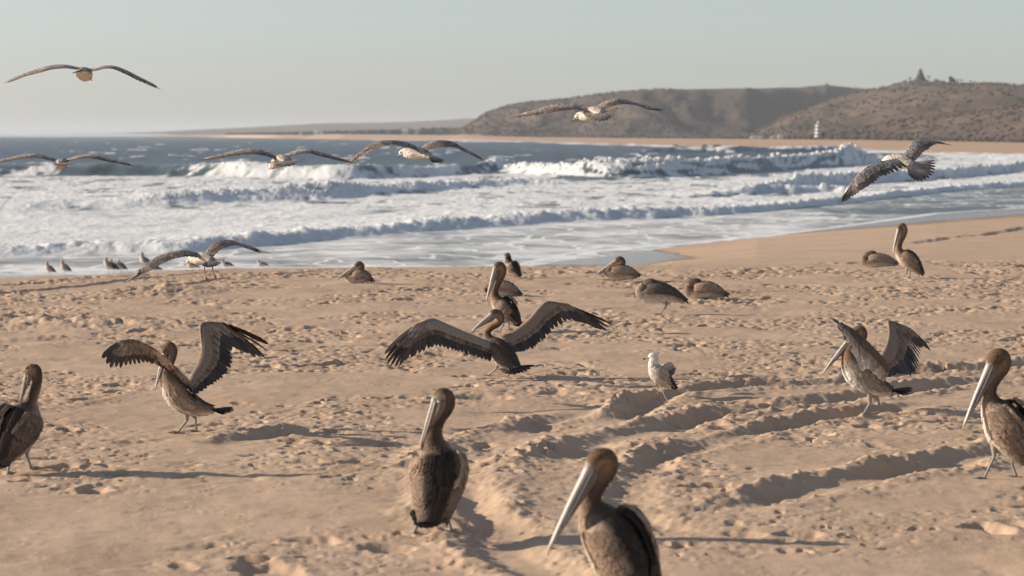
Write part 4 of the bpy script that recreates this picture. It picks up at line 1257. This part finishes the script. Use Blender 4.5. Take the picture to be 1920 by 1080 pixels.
spread_wing(r_, b_, D, [(0, 350, 724, .05, 374, 737, .02), (.12, 360, 702, .13, 395, 724, .1), (.25, 372, 680, .22, 415, 713, .16), (.4, 379, 655, .3, 430, 698, .24), (.5, 377, 630, .37, 438, 680, .3), (.6, 376, 611, .43, 438, 662, .35),
    (.68, 383, 605, .46, 442, 654, .40), (.76, 393, 604, .48, 460, 662, .46), (.84, 403, 604, .49, 482, 669, .52), (.92, 412, 605, .5, 501, 673, .58), (1, 420, 606, .5, 511, 648, .62)], 26, FL)
D = dist(709)
r_, b_, t_ = pelican('pelican in the centre with both wings spread wide, facing away', D,
        [(966, 690, -.12, 12, 8), (957, 681, -.06, 19, 14), (945, 667, 0, 23, 20), (932, 653, .05, 20, 19), (921, 642, .1, 14, 14), (914, 631, .12, 8, 9), (914, 620, .12, 6.5, 8), (922, 612, .1, 6, 7.5), (932, 607, .09, 6.5, 7), (938, 599, .08, 7, 8), (935, 590, .06, 8, 8.5), (927, 588, .04, 8, 8.5), (921, 592, .02, 6.5, 7.5)],
        128, (882, 623, -.06), 7.5, [(1, foot_at(916, 707)), (-1, foot_at(953, 710))], wings=None,
        tail=[(933, 693, -.08), (945, 700, -.16), (960, 702, -.2), (975, 700, -.2), (990, 695, -.16), (1003, 686, -.1)], fur=420, group=OG, pal=dict(breast=(.13, .105, .085)))
spread_wing(r_, b_, D, [(0, 919, 642, 0, 918, 680, -.10), (.12, 896, 633, -.05, 895, 671, -.14), (.25, 869, 622, -.1, 869, 664, -.19), (.38, 843, 611, -.16, 846, 657, -.24), (.5, 820, 601, -.2, 823, 651, -.28), (.58, 812, 599, -.22, 805, 655, -.3), (.66, 806, 599, -.23, 786, 665, -.33),
    (.75, 800, 600, -.24, 765, 677, -.36), (.84, 795, 602, -.25, 742, 690, -.4), (.9, 790, 604, -.25, 730, 687, -.42), (.95, 786, 606, -.26, 719, 681, -.44), (1, 780, 608, -.26, 716, 668, -.45)], 28, ((.036, .026, .020), (.15, .115, .09), (.27, .23, .195), (.2, .18, .15)))
spread_wing(r_, b_, D, [(0, 938, 636, .05, 970, 661, -.02), (.12, 957, 625, .12, 986, 659, .04), (.25, 978, 612, .2, 1003, 652, .12), (.37, 996, 596, .28, 1018, 640, .2), (.5, 1012, 577, .36, 1035, 623, .28), (.58, 1024, 567, .4, 1052, 611, .33), (.66, 1034, 566, .42, 1071, 602, .4),
    (.75, 1042, 567, .43, 1098, 607, .48), (.85, 1050, 568, .44, 1124, 617, .55), (.93, 1056, 569, .45, 1141, 621, .6), (1, 1063, 571, .46, 1152, 610, .63)], 28, FL)
D = dist(775)
r_, b_, t_ = pelican('pelican at the right holding its wings up and forward over its back', D,
        [(1672, 733, -.03, 9, 7), (1655, 728, 0, 18, 14), (1635, 719, 0, 25, 22), (1616, 705, 0, 27, 27), (1601, 688, 0, 22, 25), (1593, 670, 0, 14, 16), (1594, 655, 0, 9.5, 11), (1604, 643, 0, 9, 10), (1614, 633, 0, 10, 11), (1615, 622, 0, 11.5, 10.5), (1607, 621, 0, 10, 9.5), (1600, 629, 0, 7.5, 8)],
        172, (1540, 703, -.02), 8.5, [(1, foot_at(1614, 776)), (-1, foot_at(1653, 773))], wings=None,
        tail=[(1707, 726, .05), (1712, 730, 0), (1708, 738, -.04), (1695, 742, -.06)], fur=620, pal=dict(belly=(.66, .62, .56), breast=(.27, .225, .185)), group=OG)
spread_wing(r_, b_, D, [(0, 1668, 690, -.12, 1656, 717, -.14), (.15, 1662, 680, -.16, 1648, 714, -.18), (.3, 1648, 663, -.22, 1634, 701, -.24), (.45, 1632, 647, -.28, 1625, 694, -.28), (.6, 1616, 632, -.34, 1618, 699, -.32), (.72, 1604, 621, -.38, 1614, 690, -.36),
    (.82, 1592, 613, -.42, 1603, 668, -.42), (.9, 1583, 608, -.46, 1590, 645, -.5), (1, 1574, 604, -.5, 1562, 601, -.6)], 24, ((.05, .038, .031), (.52, .45, .37), (.12, .09, .07), (.2, .18, .15)), under=1.2, coverts=(.35, .62, .90))
spread_wing(r_, b_, D, [(0, 1640, 690, .05, 1672, 705, .08), (.15, 1652, 668, .15, 1690, 703, .14), (.3, 1662, 650, .22, 1702, 706, .18), (.42, 1667, 632, .29, 1712, 706, .24), (.54, 1667, 615, .35, 1722, 700, .28), (.64, 1666, 603, .4, 1728, 688, .32), (.74, 1673, 603, .43, 1728, 668, .38),
    (.84, 1685, 608, .45, 1730, 655, .44), (.92, 1697, 613, .46, 1738, 652, .5), (1, 1707, 617, .47, 1747, 660, .55)], 24, FL)

# ---- middle distance
D = dist(622)
pelican('upright pelican standing right behind the wide winged one, bill pointing straight down', D,
        [(968, 606, -.05, 7, 6), (961, 597, -.02, 14, 13), (950, 585, 0, 20, 18), (940, 574, .03, 19, 17), (931, 563, .04, 13, 13), (927, 552, .04, 7.5, 8.5), (928, 540, .03, 6.5, 8), (935, 525, .03, 6.5, 8), (941, 512, .03, 7, 8), (941, 502, .02, 8.5, 8.5), (935, 498, 0, 8, 8), (929, 503, -.01, 6, 6.5)],
        138, (911, 568, -.04), 6.5, [(1, foot_at(938, 623)), (-1, foot_at(955, 621))], tail=[(968, 612, -.06), (973, 612, -.08), (976, 608, -.06)], fur=300, detail=.8, wopt=dict(phis=(12, 95), up=.015, ridge=38, ridge_sides=(-1,)), group='brown pelicans standing on the sand')
def resting(label, row, spine, hdg, bill, bh, tail, **kw):
    D = dist(row)
    o = dict(fur=200, detail=.7, pal=dict(belly=(.70, .66, .58), head=(.085, .055, .038), neckd=(.045, .03, .02), face=(.16, .12, .09)), wopt=dict(phis=(6, 82), rear=.12, cf=(.40, .29, .205), cm=(.27, .195, .14))); o.update(kw)
    return pelican(label, D, spine, hdg, bill, bh, (), tail=tail, **o)
resting('resting pelican lying right behind the upright one, its head hidden', 557, [(970, 552, 0, 4, 4), (962, 547, 0, 9, 9), (948, 543, 0, 15, 13.5), (933, 543, 0, 14, 13), (921, 542, 0, 9, 10), (914, 539, 0, 6, 7), (911, 542, 0, 4, 5), (913, 546, 0, 3, 4)], 178, (922, 552, -.05), 3, [(975, 553, 0), (976, 556, -.02)], nb=4, bodyidx=3.9)
resting('resting pelican at the edge of the sand, facing the sea above the upright one', 519, [(968, 513, -.06, 6, 5), (965, 508, -.02, 11, 10), (961, 502, 0, 14, 12.5), (957, 496, .03, 11, 11), (954, 489, .04, 6.5, 7), (953, 483, .04, 5.5, 6.5), (951, 479, .03, 6, 5.5), (950, 481, .02, 4.5, 4.5)], 108, (947, 494, .12), 4, [(967, 517, -.1), (973, 516, -.1)], nb=3.4, bodyidx=3.3)
resting('resting pelican left of centre with its bill stretched down left to the sand', 533, [(693, 526, 0, 4, 4), (688, 522, 0, 9, 8), (678, 519.5, 0, 14, 12.5), (665, 521, 0, 14, 12), (655, 518, 0, 9.5, 10), (661, 510, 0, 7, 7.5), (671, 506, 0, 6.5, 6.5), (677, 500, 0, 6.5, 7), (673, 495.5, 0, 6.5, 6), (667, 500, 0, 4.5, 5)], 180, (628, 526, -.05), 5.6, [(697, 529, 0), (697, 532, -.02)], wopt=dict(phis=(6, 88), cf=(.42, .32, .24)), nb=4, bodyidx=3.6)
resting('resting pelican with bill pointing down left, just right of centre by the wet sand', 527, [(1196, 519, 0, 3.5, 3.5), (1187, 515.5, 0, 9, 8), (1172, 512.5, 0, 14, 12.5), (1155, 513, 0, 14.5, 13), (1141, 511, 0, 10.5, 11), (1147, 502, 0, 7.5, 8), (1158, 498, 0, 7, 6.5), (1166, 492, 0, 7, 7.5), (1162, 486, 0, 7, 6), (1155, 490, 0, 4.5, 5)], 180, (1109, 521, -.05), 5.6, [(1200, 518, 0), (1200, 521, -.02)], nb=4, bodyidx=3.8)
D = dist(588)
pelican('dark pelican balancing on one leg with its head laid back on its wings', D,
        [(1284, 565, 0, 4, 4), (1270, 559, 0, 11, 9), (1250, 552, 0, 18, 15), (1230, 550, 0, 20, 18), (1213, 551, 0, 15, 17), (1202, 548, 0, 10, 12), (1204, 539, 0, 8, 9), (1212, 533, 0, 7.5, 8), (1220, 529.5, 0, 7.5, 7.5), (1229, 531, 0, 6.5, 6), (1235, 533, 0, 4.5, 4.5)],
        176, (1262, 543, -.06), 4, [(1, foot_at(1238, 588))], tail=[(1290, 566, .02), (1291, 570, -.02)], fur=300, detail=.9, nb=4.6, bodyidx=4.3,
        pal=dict(head=(.075, .05, .035), neck=(.30, .23, .165), belly=(.70, .66, .58), back=(.05, .04, .03), breast=(.40, .34, .28)), wopt=dict(phis=(4, 88), cf=(.13, .10, .078), cm=(.085, .066, .053), rear=.07), group='brown pelicans standing on the sand')
resting('resting pelican with tucked head and white belly, right of the one legged bird', 561, [(1360, 555, 0, 4, 3.5), (1348, 549.5, 0, 10, 8.5), (1330, 545, 0, 17, 14), (1311, 546, 0, 18, 14.5), (1297, 546, 0, 12, 13), (1292, 538, 0, 9, 9), (1298, 531, 0, 8, 8), (1307, 528.5, 0, 7.5, 7), (1315, 532, 0, 5, 5)], 178, (1342, 542, -.08), 4, [(1367, 557, 0), (1367, 560, -.02)], fur=260, nb=4, bodyidx=3.9)
resting('far resting pelican with tucked head, lying beside the farthest standing one', 503, [(1680, 496, 0, 3, 3), (1670, 492, 0, 8, 7), (1654, 489, 0, 13, 11), (1638, 489.5, 0, 14, 11.5), (1624, 490, 0, 9.5, 9.5), (1622, 483, 0, 6.5, 7), (1630, 477, 0, 5.5, 6), (1637, 474.5, 0, 5.5, 4.8), (1644, 478, 0, 3.5, 3.5)], 178, (1664, 487, -.08), 3, [(1684, 496, 0), (1684, 499, -.02)], nb=4, bodyidx=3.9)
D = dist(522)
pelican('farthest standing pelican, at the right by the smooth sand, bill pointing down', D,
        [(1727, 513, -.03, 4, 4), (1719, 504, -.01, 9, 9), (1708, 492, 0, 15, 14.5), (1697, 483, .01, 14.5, 14.5), (1688, 475, .02, 9.5, 10.5), (1685, 465, .02, 5.5, 6.5), (1688, 453, .02, 4.6, 5.5), (1694, 441, .02, 4.6, 5.5), (1696, 431, .01, 5, 6), (1693, 423.5, 0, 6, 5.6), (1688, 425, 0, 5, 5), (1685, 430, 0, 4, 4)],
        152, (1673, 479, -.04), 4.6, [(1, foot_at(1688, 522)), (-1, foot_at(1706, 521))], tail=[(1730, 518, -.03), (1733, 516, -.03)], fur=260, detail=.8, group='brown pelicans standing on the sand')

# ================================================================== GULLS
GW = dict(white=(.78, .74, .68), back=(.50, .44, .38))
def gull(label, D, spine, hdg, bill, bh, group, tail=None, side=None, feet=None, k=1.0, backm=.55, head=None, bodycol=None, tailcol=((.42, .37, .33), (.05, .038, .032)), fur=160, base=None, nt=12, nb=4.0, grey=None, legs=True, thinleg=.55):
    L = np.asarray(side, float) if side is not None else np.array([-hvec(hdg)[1], hvec(hdg)[0], 0])
    tube, u = spine_tube(D, spine, L, 36)
    n = len(tube.C); ub = nb / (len(spine) - 1)
    if base is None: base = tube.C[n // 3] - np.array([0, 0, .06])
    root = empty('gull', base, label, 'gull', group)
    wh = np.asarray(bodycol or GW['white']); bk = np.asarray(grey or GW['back']); hd = np.asarray(head or GW['white'])
    def colf(s, ph):
        w = (1 - math.cos(ph)) / 2
        if s < ub:
            top = np.append(bk, backm); bot = np.append(wh, .12 * (backm > 0))
            return tuple(lerp(top, bot, min(1, max(0, (w - .25) / .35))))
        q = (s - ub) / (1 - ub)
        return tuple(lerp(lerp(np.append(bk, backm), np.append(wh, .1), min(1, w * 2)), np.append(hd, .18 if head else .0), min(1, q / .3)))
    mb = MB(); loft(mb, tube, colf, 18)
    body = mb.build('body', M_GULL, root, base)
    if fur:
        mb = MB(); plumage_scatter(mb, tube, fur, 2, n * .75, colf, .030 * k, .013 * k, lift=.08)
        mb.build('plumage', M_GULL, root, base, kind='stuff')
    head_and_bill(root, base, tube, W3(bill[0], bill[1], D, bill[2]), bh * D / FPX, k, 'gull')
    if tail:
        tail_fan(root, base, tube, [W3(p[0], p[1], D, p[2]) for p in tail], tailcol[0], tailcol[1], .030 * k, M_FEATH, nf=nt)
    return root, base, tube
def wtab(lead, trail):
    """lead and trail: lists of (px,row,dd) with the same length, from the body to the tip"""
    n = len(lead); return [(i / (n - 1), *lead[i], *trail[i]) for i in range(n)]
def edge_wing(pts, drops, d_in=.08, d_tr=-.11, away=0.0, tipx=0, lat=0.0):
    """a wing seen nearly edge on: leading edge points and how far below them the trailing edge shows"""
    n = len(pts); lead = []; trail = []
    for i, (p, dr) in enumerate(zip(pts, drops)):
        q = i / (n - 1)
        k = 1 - .75 * q ** 3
        lead.append((p[0], p[1], d_in * (1 - q) + away * q)); trail.append((p[0] + lat * k, p[1] + dr, d_tr * k + (d_in * .0 + away) * q))
    # the last leading point stops short so that the outer quills make the tip
    x0, r0, e0 = lead[-2]; x1, r1, e1 = lead[-1]
    lead[-1] = (x0 + (x1 - x0) * .35, r0 + (r1 - r0) * .35, e0 + (e1 - e0) * .35)
    return wtab(lead, trail)
GC = ((.11, .08, .062), (.42, .34, .28), (.66, .57, .48), (.3, .26, .22))      # brown young gull: flight, coverts, lesser coverts
GD = ((.07, .054, .046), (.36, .30, .25), (.66, .58, .50), (.3, .26, .22))
def gwings(root, base, D, left, right, cols=GC, nf=24, under=1.25):
    spread_wing(root, base, D, left, nf, cols, thick=.011, under=under, mott=.85, wf=1.5)
    spread_wing(root, base, D, right, nf, cols, thick=.011, under=under, mott=.85, wf=1.5)
FG = 'gulls flying over the beach'
D = 20.6
r_, b_, t_ = gull('highest gull, alone against the sky at the upper left, flying away', D, [(151, 132, -.14, 6, 3), (154, 135, -.07, 11, 8), (157, 138, 0, 14, 12), (160, 140, .07, 14, 12.5), (163, 142, .13, 10, 9), (166, 144, .17, 7, 7), (168, 146, .19, 5.5, 5.5), (170, 148, .20, 3.5, 3.5)], 80, (173, 153, .20), 3, FG,
    tail=[(135, 138, -.2), (145, 135, -.26), (155, 132, -.26), (165, 131, -.2)], bodycol=(.76, .66, .55), backm=.3)
gwings(r_, b_, D, edge_wing([(152, 130), (141, 127), (120, 123.5), (97, 124.5), (75, 130), (48, 139), (24, 149), (4, 157)], [3, 4, 5, 6, 6, 4, 2, 0], lat=3),
       edge_wing([(163, 130), (176, 130), (200, 125), (218, 127), (241, 136), (260, 146), (284, 158), (304, 169)], [3, 4, 4, 4, 5, 5, 3, 0], lat=-3))
D = 23.0
r_, b_, t_ = gull('gull skimming low over the sea at the left edge, flying straight away', D, [(117, 306, -.16, 7, 3), (116, 305, -.08, 11, 7), (115, 306, 0, 12, 10), (115, 308, .09, 10.5, 9.5), (115, 312, .15, 8, 8), (114, 315, .18, 6, 6), (114, 318, .2, 3.5, 3.5)], 88, (112, 322, .22), 2.6, FG,
    tail=[(97, 308, -.2), (106, 310, -.27), (118, 311, -.29), (130, 310, -.26), (141, 307, -.2)], bodycol=(.72, .58, .45), grey=(.40, .36, .33), backm=.8)
gwings(r_, b_, D, edge_wing([(110, 302), (91, 296), (72, 291), (48, 291), (24, 296), (2, 301), (-22, 307)], [4, 5, 6, 6, 5, 3, 0], lat=2), edge_wing([(122, 302), (144, 294.5), (164, 291.5), (181, 292.5), (205, 299), (229, 305), (260, 313)], [4, 5, 6, 6, 5, 3, 0], lat=-2), GD)
D = 21.0
r_, b_, t_ = gull('gull over the green waves left of centre, dark tail fanned towards the camera', D, [(540, 302, -.14, 8, 3.5), (533, 299, -.08, 12, 8), (526, 300, 0, 12, 10.5), (519, 304, .06, 11, 10.5), (513, 309, .1, 8, 8), (509, 312, .12, 6.5, 6.5), (507, 314, .13, 4.5, 4.5)], 122, (503, 319, .12), 3, FG,
    tail=[(502, 305, -.12), (513, 311, -.24), (530, 313, -.3), (546, 311, -.3), (560, 306, -.26), (574, 298, -.2)], backm=.6, bodycol=(.74, .66, .56))
gwings(r_, b_, D, edge_wing([(517, 295), (495, 285), (471, 281), (441, 284), (422, 289), (395, 296), (368, 302)], [6, 8, 9, 8, 6, 3, 0], lat=3, away=-.1), edge_wing([(531, 293), (555, 284.5), (580, 282), (598, 287), (622, 294), (646, 301), (670, 307)], [6, 7, 6, 5, 4, 2, 0], lat=-2, away=.25), GD)
D = 22.0
r_, b_, t_ = gull('white headed gull over the waves at the centre, gliding left with arched wings', D, [(809, 294, -.09, 7, 3.5), (798, 290, -.04, 11, 8), (786, 287, 0, 13, 11.5), (774, 287, .03, 13, 12), (764, 287, .05, 9.5, 9.5), (758, 286, .06, 7.5, 7.5), (753, 287, .06, 6, 6), (750, 289, .06, 3.6, 3.6)], 165, (745, 296, .05), 3.2, FG,
    tail=[(812, 305, -.15), (822, 306, -.16), (830, 305, -.14), (834, 301, -.08)], backm=.45, grey=(.52, .48, .45))
gwings(r_, b_, D, edge_wing([(783, 279), (773, 273), (752, 267), (722, 265), (697, 272), (676, 286), (660, 300), (645, 313)], [10, 10, 9, 8, 9, 7, 4, 0], away=-.30, lat=7, d_in=.02), edge_wing([(793, 276), (800, 271), (815, 265.5), (833, 265), (851, 269), (868, 279), (894, 293), (916, 307)], [10, 10, 12, 11, 8, 6, 3, 0], away=.30, lat=3), ((.15, .11, .08), (.30, .235, .18), (.50, .43, .36), (.3, .26, .22)))
D = 21.0
r_, b_, t_ = gull('gull in front of the brown headland, white head low and dark tail fanned', D, [(1132, 211, -.13, 8, 4), (1123, 210, -.07, 13, 9), (1113, 211, 0, 14, 12), (1103, 215, .05, 12, 12), (1094, 218, .09, 9, 9), (1088, 217, .11, 7.2, 7.5), (1083, 218, .11, 6, 6.2), (1079, 221, .11, 3.6, 3.6)], 130, (1071, 229, .10), 3.4, FG,
    tail=[(1098, 219, -.12), (1110, 225, -.22), (1127, 228, -.28), (1142, 224, -.30), (1153, 215, -.27), (1160, 203, -.2)], backm=.5)
gwings(r_, b_, D, wtab([(1108, 204, .05), (1089, 200, .08), (1073, 197, .07), (1046, 197, .03), (1025, 201, 0), (1002, 209, -.05), (985, 214, -.1)], [(1112, 212, -.1), (1092, 208, -.12), (1076, 206, -.14), (1050, 209, -.16), (1027, 214, -.16), (1000, 217, -.16), (956, 221, -.15)]),
       wtab([(1118, 201, .08), (1138, 191, .16), (1158, 187, .22), (1174, 190, .28), (1191, 194, .34), (1208, 199, .38), (1220, 202, .4)], [(1128, 208, -.05), (1146, 200, .02), (1166, 196, .1), (1182, 196, .18), (1202, 200, .28), (1222, 206, .38), (1247, 207, .46)]))
D = 22.0
r_, b_, t_ = gull('gull banking steeply over the surf at the right, wing tip pointing down left', D, [(1709, 309, -.11, 9, 5), (1700, 306, -.06, 12.5, 9), (1689, 302, 0, 14.5, 12), (1678, 300, .05, 13, 12), (1669, 299, .08, 9.5, 9.5), (1663, 300, .1, 7.5, 7.5), (1659, 301, .11, 5.5, 5.5), (1655, 303, .11, 3.2, 3.2)], 150, (1649, 307, .12), 3.2, FG, side=(-.72, -.45, -.60),
    tail=[(1708, 331, -.2), (1716, 338, -.22), (1730, 340, -.22), (1743, 334, -.2), (1752, 324, -.17), (1755, 312, -.13), (1753, 301, -.1)], backm=.75, nt=13, fur=240)
gwings(r_, b_, D, wtab([(1684, 298, -.02), (1655, 303, -.12), (1629, 311, -.2), (1614, 323, -.26), (1604, 333, -.3), (1599, 341, -.33), (1594, 348, -.36), (1590, 354, -.38)], [(1700, 314, -.14), (1674, 325, -.22), (1652, 334, -.3), (1634, 347, -.36), (1618, 356, -.42), (1601, 369, -.46), (1584, 379, -.48), (1568, 383, -.5)]),
       wtab([(1693, 291, .06), (1703, 278, .14), (1713, 265, .22), (1725, 262, .26), (1738, 263, .3), (1750, 265, .34), (1760, 267, .36)], [(1716, 304, -.04), (1722, 296, .02), (1735, 285, .1), (1746, 276, .18), (1757, 271, .26), (1769, 270, .34), (1787, 273, .42)]), ((.11, .08, .065), (.50, .41, .33), (.84, .74, .62), (.3, .26, .22)))
D = 21.0
r_, b_, t_ = gull('gull coming in to land at the left with its pink legs dangling', D, [(398, 489, -.11, 8, 5), (390, 486, -.06, 12, 9), (381, 484, 0, 13.5, 11.5), (372, 485, .05, 12, 12), (364, 486, .08, 8.5, 9), (359, 486, .1, 7, 7), (355, 488, .1, 5.5, 5.8), (352, 491, .1, 3.5, 3.5)], 135, (346, 498, .10), 3.2, FG,
    tail=[(380, 499, -.17), (391, 502, -.22), (406, 499, -.23), (417, 492, -.2), (427, 482, -.15)], backm=.6, bodycol=(.70, .62, .54))
gwings(r_, b_, D, wtab([(374, 477, .04), (347, 471, -.04), (322, 474, -.1), (297, 482, -.18), (282, 491, -.24), (272, 499, -.28), (262, 507, -.32)], [(384, 486, -.08), (352, 482, -.16), (327, 486, -.22), (303, 496, -.3), (281, 510, -.36), (258, 520, -.4), (234, 532, -.46)]),
       wtab([(387, 472, .06), (397, 461, .14), (410, 453, .2), (430, 452, .26), (444, 456, .32), (458, 460, .36), (468, 463, .4)], [(402, 480, -.03), (412, 470, .05), (426, 464, .12), (446, 461, .2), (468, 468, .3), (490, 475, .38), (515, 477, .46)]), ((.14, .10, .08), (.36, .29, .24), (.56, .48, .40), (.3, .26, .22)))
for p0, p1, p2 in (((384, 497), (383, 508), (388, 526)), ((398, 496), (399, 506), (405, 523))):
    mb = MB(); tube_between(mb, [W3(*p0, D, -.05), W3(*p1, D, -.06), W3(*lerp(p1, p2, .6), D, -.07)], [.008, .0045, .004], (.42, .22, .17), (1, 0, 0), 6)
    lg = mb.build('leg', M_LEG, r_, b_)
    mb = MB(); a = W3(*lerp(p1, p2, .55), D, -.07); e = W3(*p2, D, -.09)
    for q in (-1, 0, 1): tube_between(mb, [a, lerp(a, e, .5) + np.array([q * .006, 0, 0]), e + np.array([q * .009, 0, 0])], [.005, .005, .002], (.40, .17, .13), (1, 0, 0), 6)
    mb.add([a + np.array([0, .002, 0]), e + np.array([.010, .002, 0]), e + np.array([-.010, .002, 0]), a - np.array([0, .002, 0]), e + np.array([.010, -.002, 0]), e + np.array([-.010, -.002, 0])], [(0, 1, 2), (3, 5, 4), (1, 4, 5, 2)], (.38, .16, .12))
    mb.build('foot', M_LEG, lg, b_)

# ---- the gull standing between the pelicans
D = dist(747)
fa, fb = foot_at(1235, 745), foot_at(1253, 749)
r_, b_, t_ = gull('white headed gull standing on the sand among the pelicans, one wing half lifted', D,
    [(1258, 725, 0, 6, 5), (1249, 717, 0, 12, 11), (1238, 706, 0, 16, 15.5), (1230, 696, 0, 14, 15), (1226, 687, 0, 10, 11), (1225, 678, 0, 8.5, 9), (1227, 671, 0, 8.5, 8.5), (1222, 669, 0, 7.5, 7.8), (1217, 671, 0, 4, 4.2)], 178, (1203.5, 674, -.01), 4, 'gulls standing on the beach',
    tail=[(1262, 732, .03), (1270, 730, 0), (1271, 727, -.03)], base=(fa + fb) / 2, backm=.3, fur=260, bodycol=(.62, .53, .45), grey=(.42, .34, .28), head=(.76, .72, .67))
folded_wings(r_, b_, t_, 3.6 / 8 * 35, .55, (.46, .375, .305), (.36, .28, .225), (.06, .045, .037), detail=.8, sides=(1,), phis=(14, 92), rear=.12)
spread_wing(r_, b_, D, [(0, 1240, 698, .08, 1250, 706, .08), (.3, 1241, 688, .14, 1258, 706, .13), (.5, 1246, 682, .19, 1263, 703, .18), (.7, 1254, 680, .24, 1267, 699, .24), (1, 1260, 683, .28, 1269, 693, .30)], 14, ((.08, .055, .045), (.46, .37, .29), (.62, .54, .45), (.3, .26, .22)), thick=.012, under=1.2, mott=.3)
legs_of(r_, b_, t_, 178, [(1, fa), (-1, fb)], 10, .5, (.50, .34, .27), True, .085, .7)

# ---- small gulls along the water's edge
SG = 'gulls standing on the beach'
def shore_gull(label, px, row, h, hdgflip=1, sit=False, whitehead=False, dark=1.0, turn=178):
    Dg = float(ground(px, row, SEA + .01)[1]); u = h / 30.0
    if sit: shp = [(14, -5, 2.0, 2), (9, -7, 4, 3.6), (3, -7.5, 6.5, 5.5), (-3, -8, 6.5, 6), (-6.5, -11, 4.5, 4.5), (-7.5, -15, 3.6, 3.8), (-7.8, -18.0, 3.7, 3.5), (-10, -18.0, 2.2, 2.2)]
    else: shp = [(9.5, -9, 2, 2), (6.5, -11, 4.2, 4), (2.0, -14, 6.2, 6), (-2.2, -17.5, 5.8, 6), (-4.0, -21.5, 4.2, 4.5), (-4.4, -24.5, 3.6, 3.8), (-4.6, -27, 3.8, 3.5), (-7, -27, 2.2, 2.2)]
    sp = [(px + hdgflip * a * u, row + b * u, 0, c * u, d * u) for a, b, c, d in shp]
    hd = turn if hdgflip > 0 else 2
    tip = (sp[-1][0] - hdgflip * 4.5 * u, sp[-1][1] + 1.0 * u, 0)
    z = SEA + .012
    base = np.array([(px - 960) / FPX * Dg, Dg, z])
    b = (.52 * dark, .44 * dark, .37 * dark)
    r, bb, t = gull(label, Dg, sp, hd, tip, 1.6 * u, SG, base=base, backm=.6, head=(.74, .71, .66) if whitehead else (.50, .43, .36), bodycol=(.60, .54, .47), grey=b, fur=70,
                    tail=[(sp[0][0] + hdgflip * 5 * u, sp[0][1] + 2 * u, .02), (sp[0][0] + hdgflip * 6 * u, sp[0][1] + 3.2 * u, -.02)], nt=5, tailcol=((.2, .16, .13), (.05, .04, .035)))
    folded_wings(r, bb, t, 3.7 / 7 * 35, .5, (.40 * dark, .335 * dark, .28 * dark), (.26 * dark, .215 * dark, .18 * dark), (.06, .05, .045), detail=.5, phis=(8, 90), rear=.12)
    if not sit:
        for sg in (-1, 1):
            f = base + np.array([sg * .012 + hdgflip * .02, sg * .02, 0])
            legs_of(r, bb, t, hd, [(sg, f)], 12, .42, (.35, .28, .24), True, .085, .7)
shore_gull('brown gull at the waterline, farthest left, crouching slightly', 92, 517, 27)
shore_gull('slim upright brown gull at the waterline, second from the left', 121, 516, 29)
shore_gull('brown gull with dark bill standing at the front of the left trio', 203, 513, 31, dark=.85)
shore_gull('dark backed gull half hidden between the front brown gull and the white headed one', 212, 512, 26, dark=.5)
shore_gull('white headed gull at the right end of the left trio', 226, 512, 27, whitehead=True, dark=.7)
shore_gull('brown gull standing tallest at the waterline behind the landing gull wing', 271, 506, 33, dark=.85)
shore_gull('dark backed gull sitting just behind the landing gull wing', 291, 508, 20, sit=True, dark=.45)
shore_gull('pale gull sitting at the waterline behind the head of the landing gull', 359, 505, 26, sit=True, whitehead=True)
shore_gull('grey backed gull sitting behind the tail of the landing gull', 424, 502, 24, sit=True, dark=.5)
shore_gull('small gull sitting alone at the waterline right of the landing gull', 490, 501, 22, sit=True, whitehead=False)
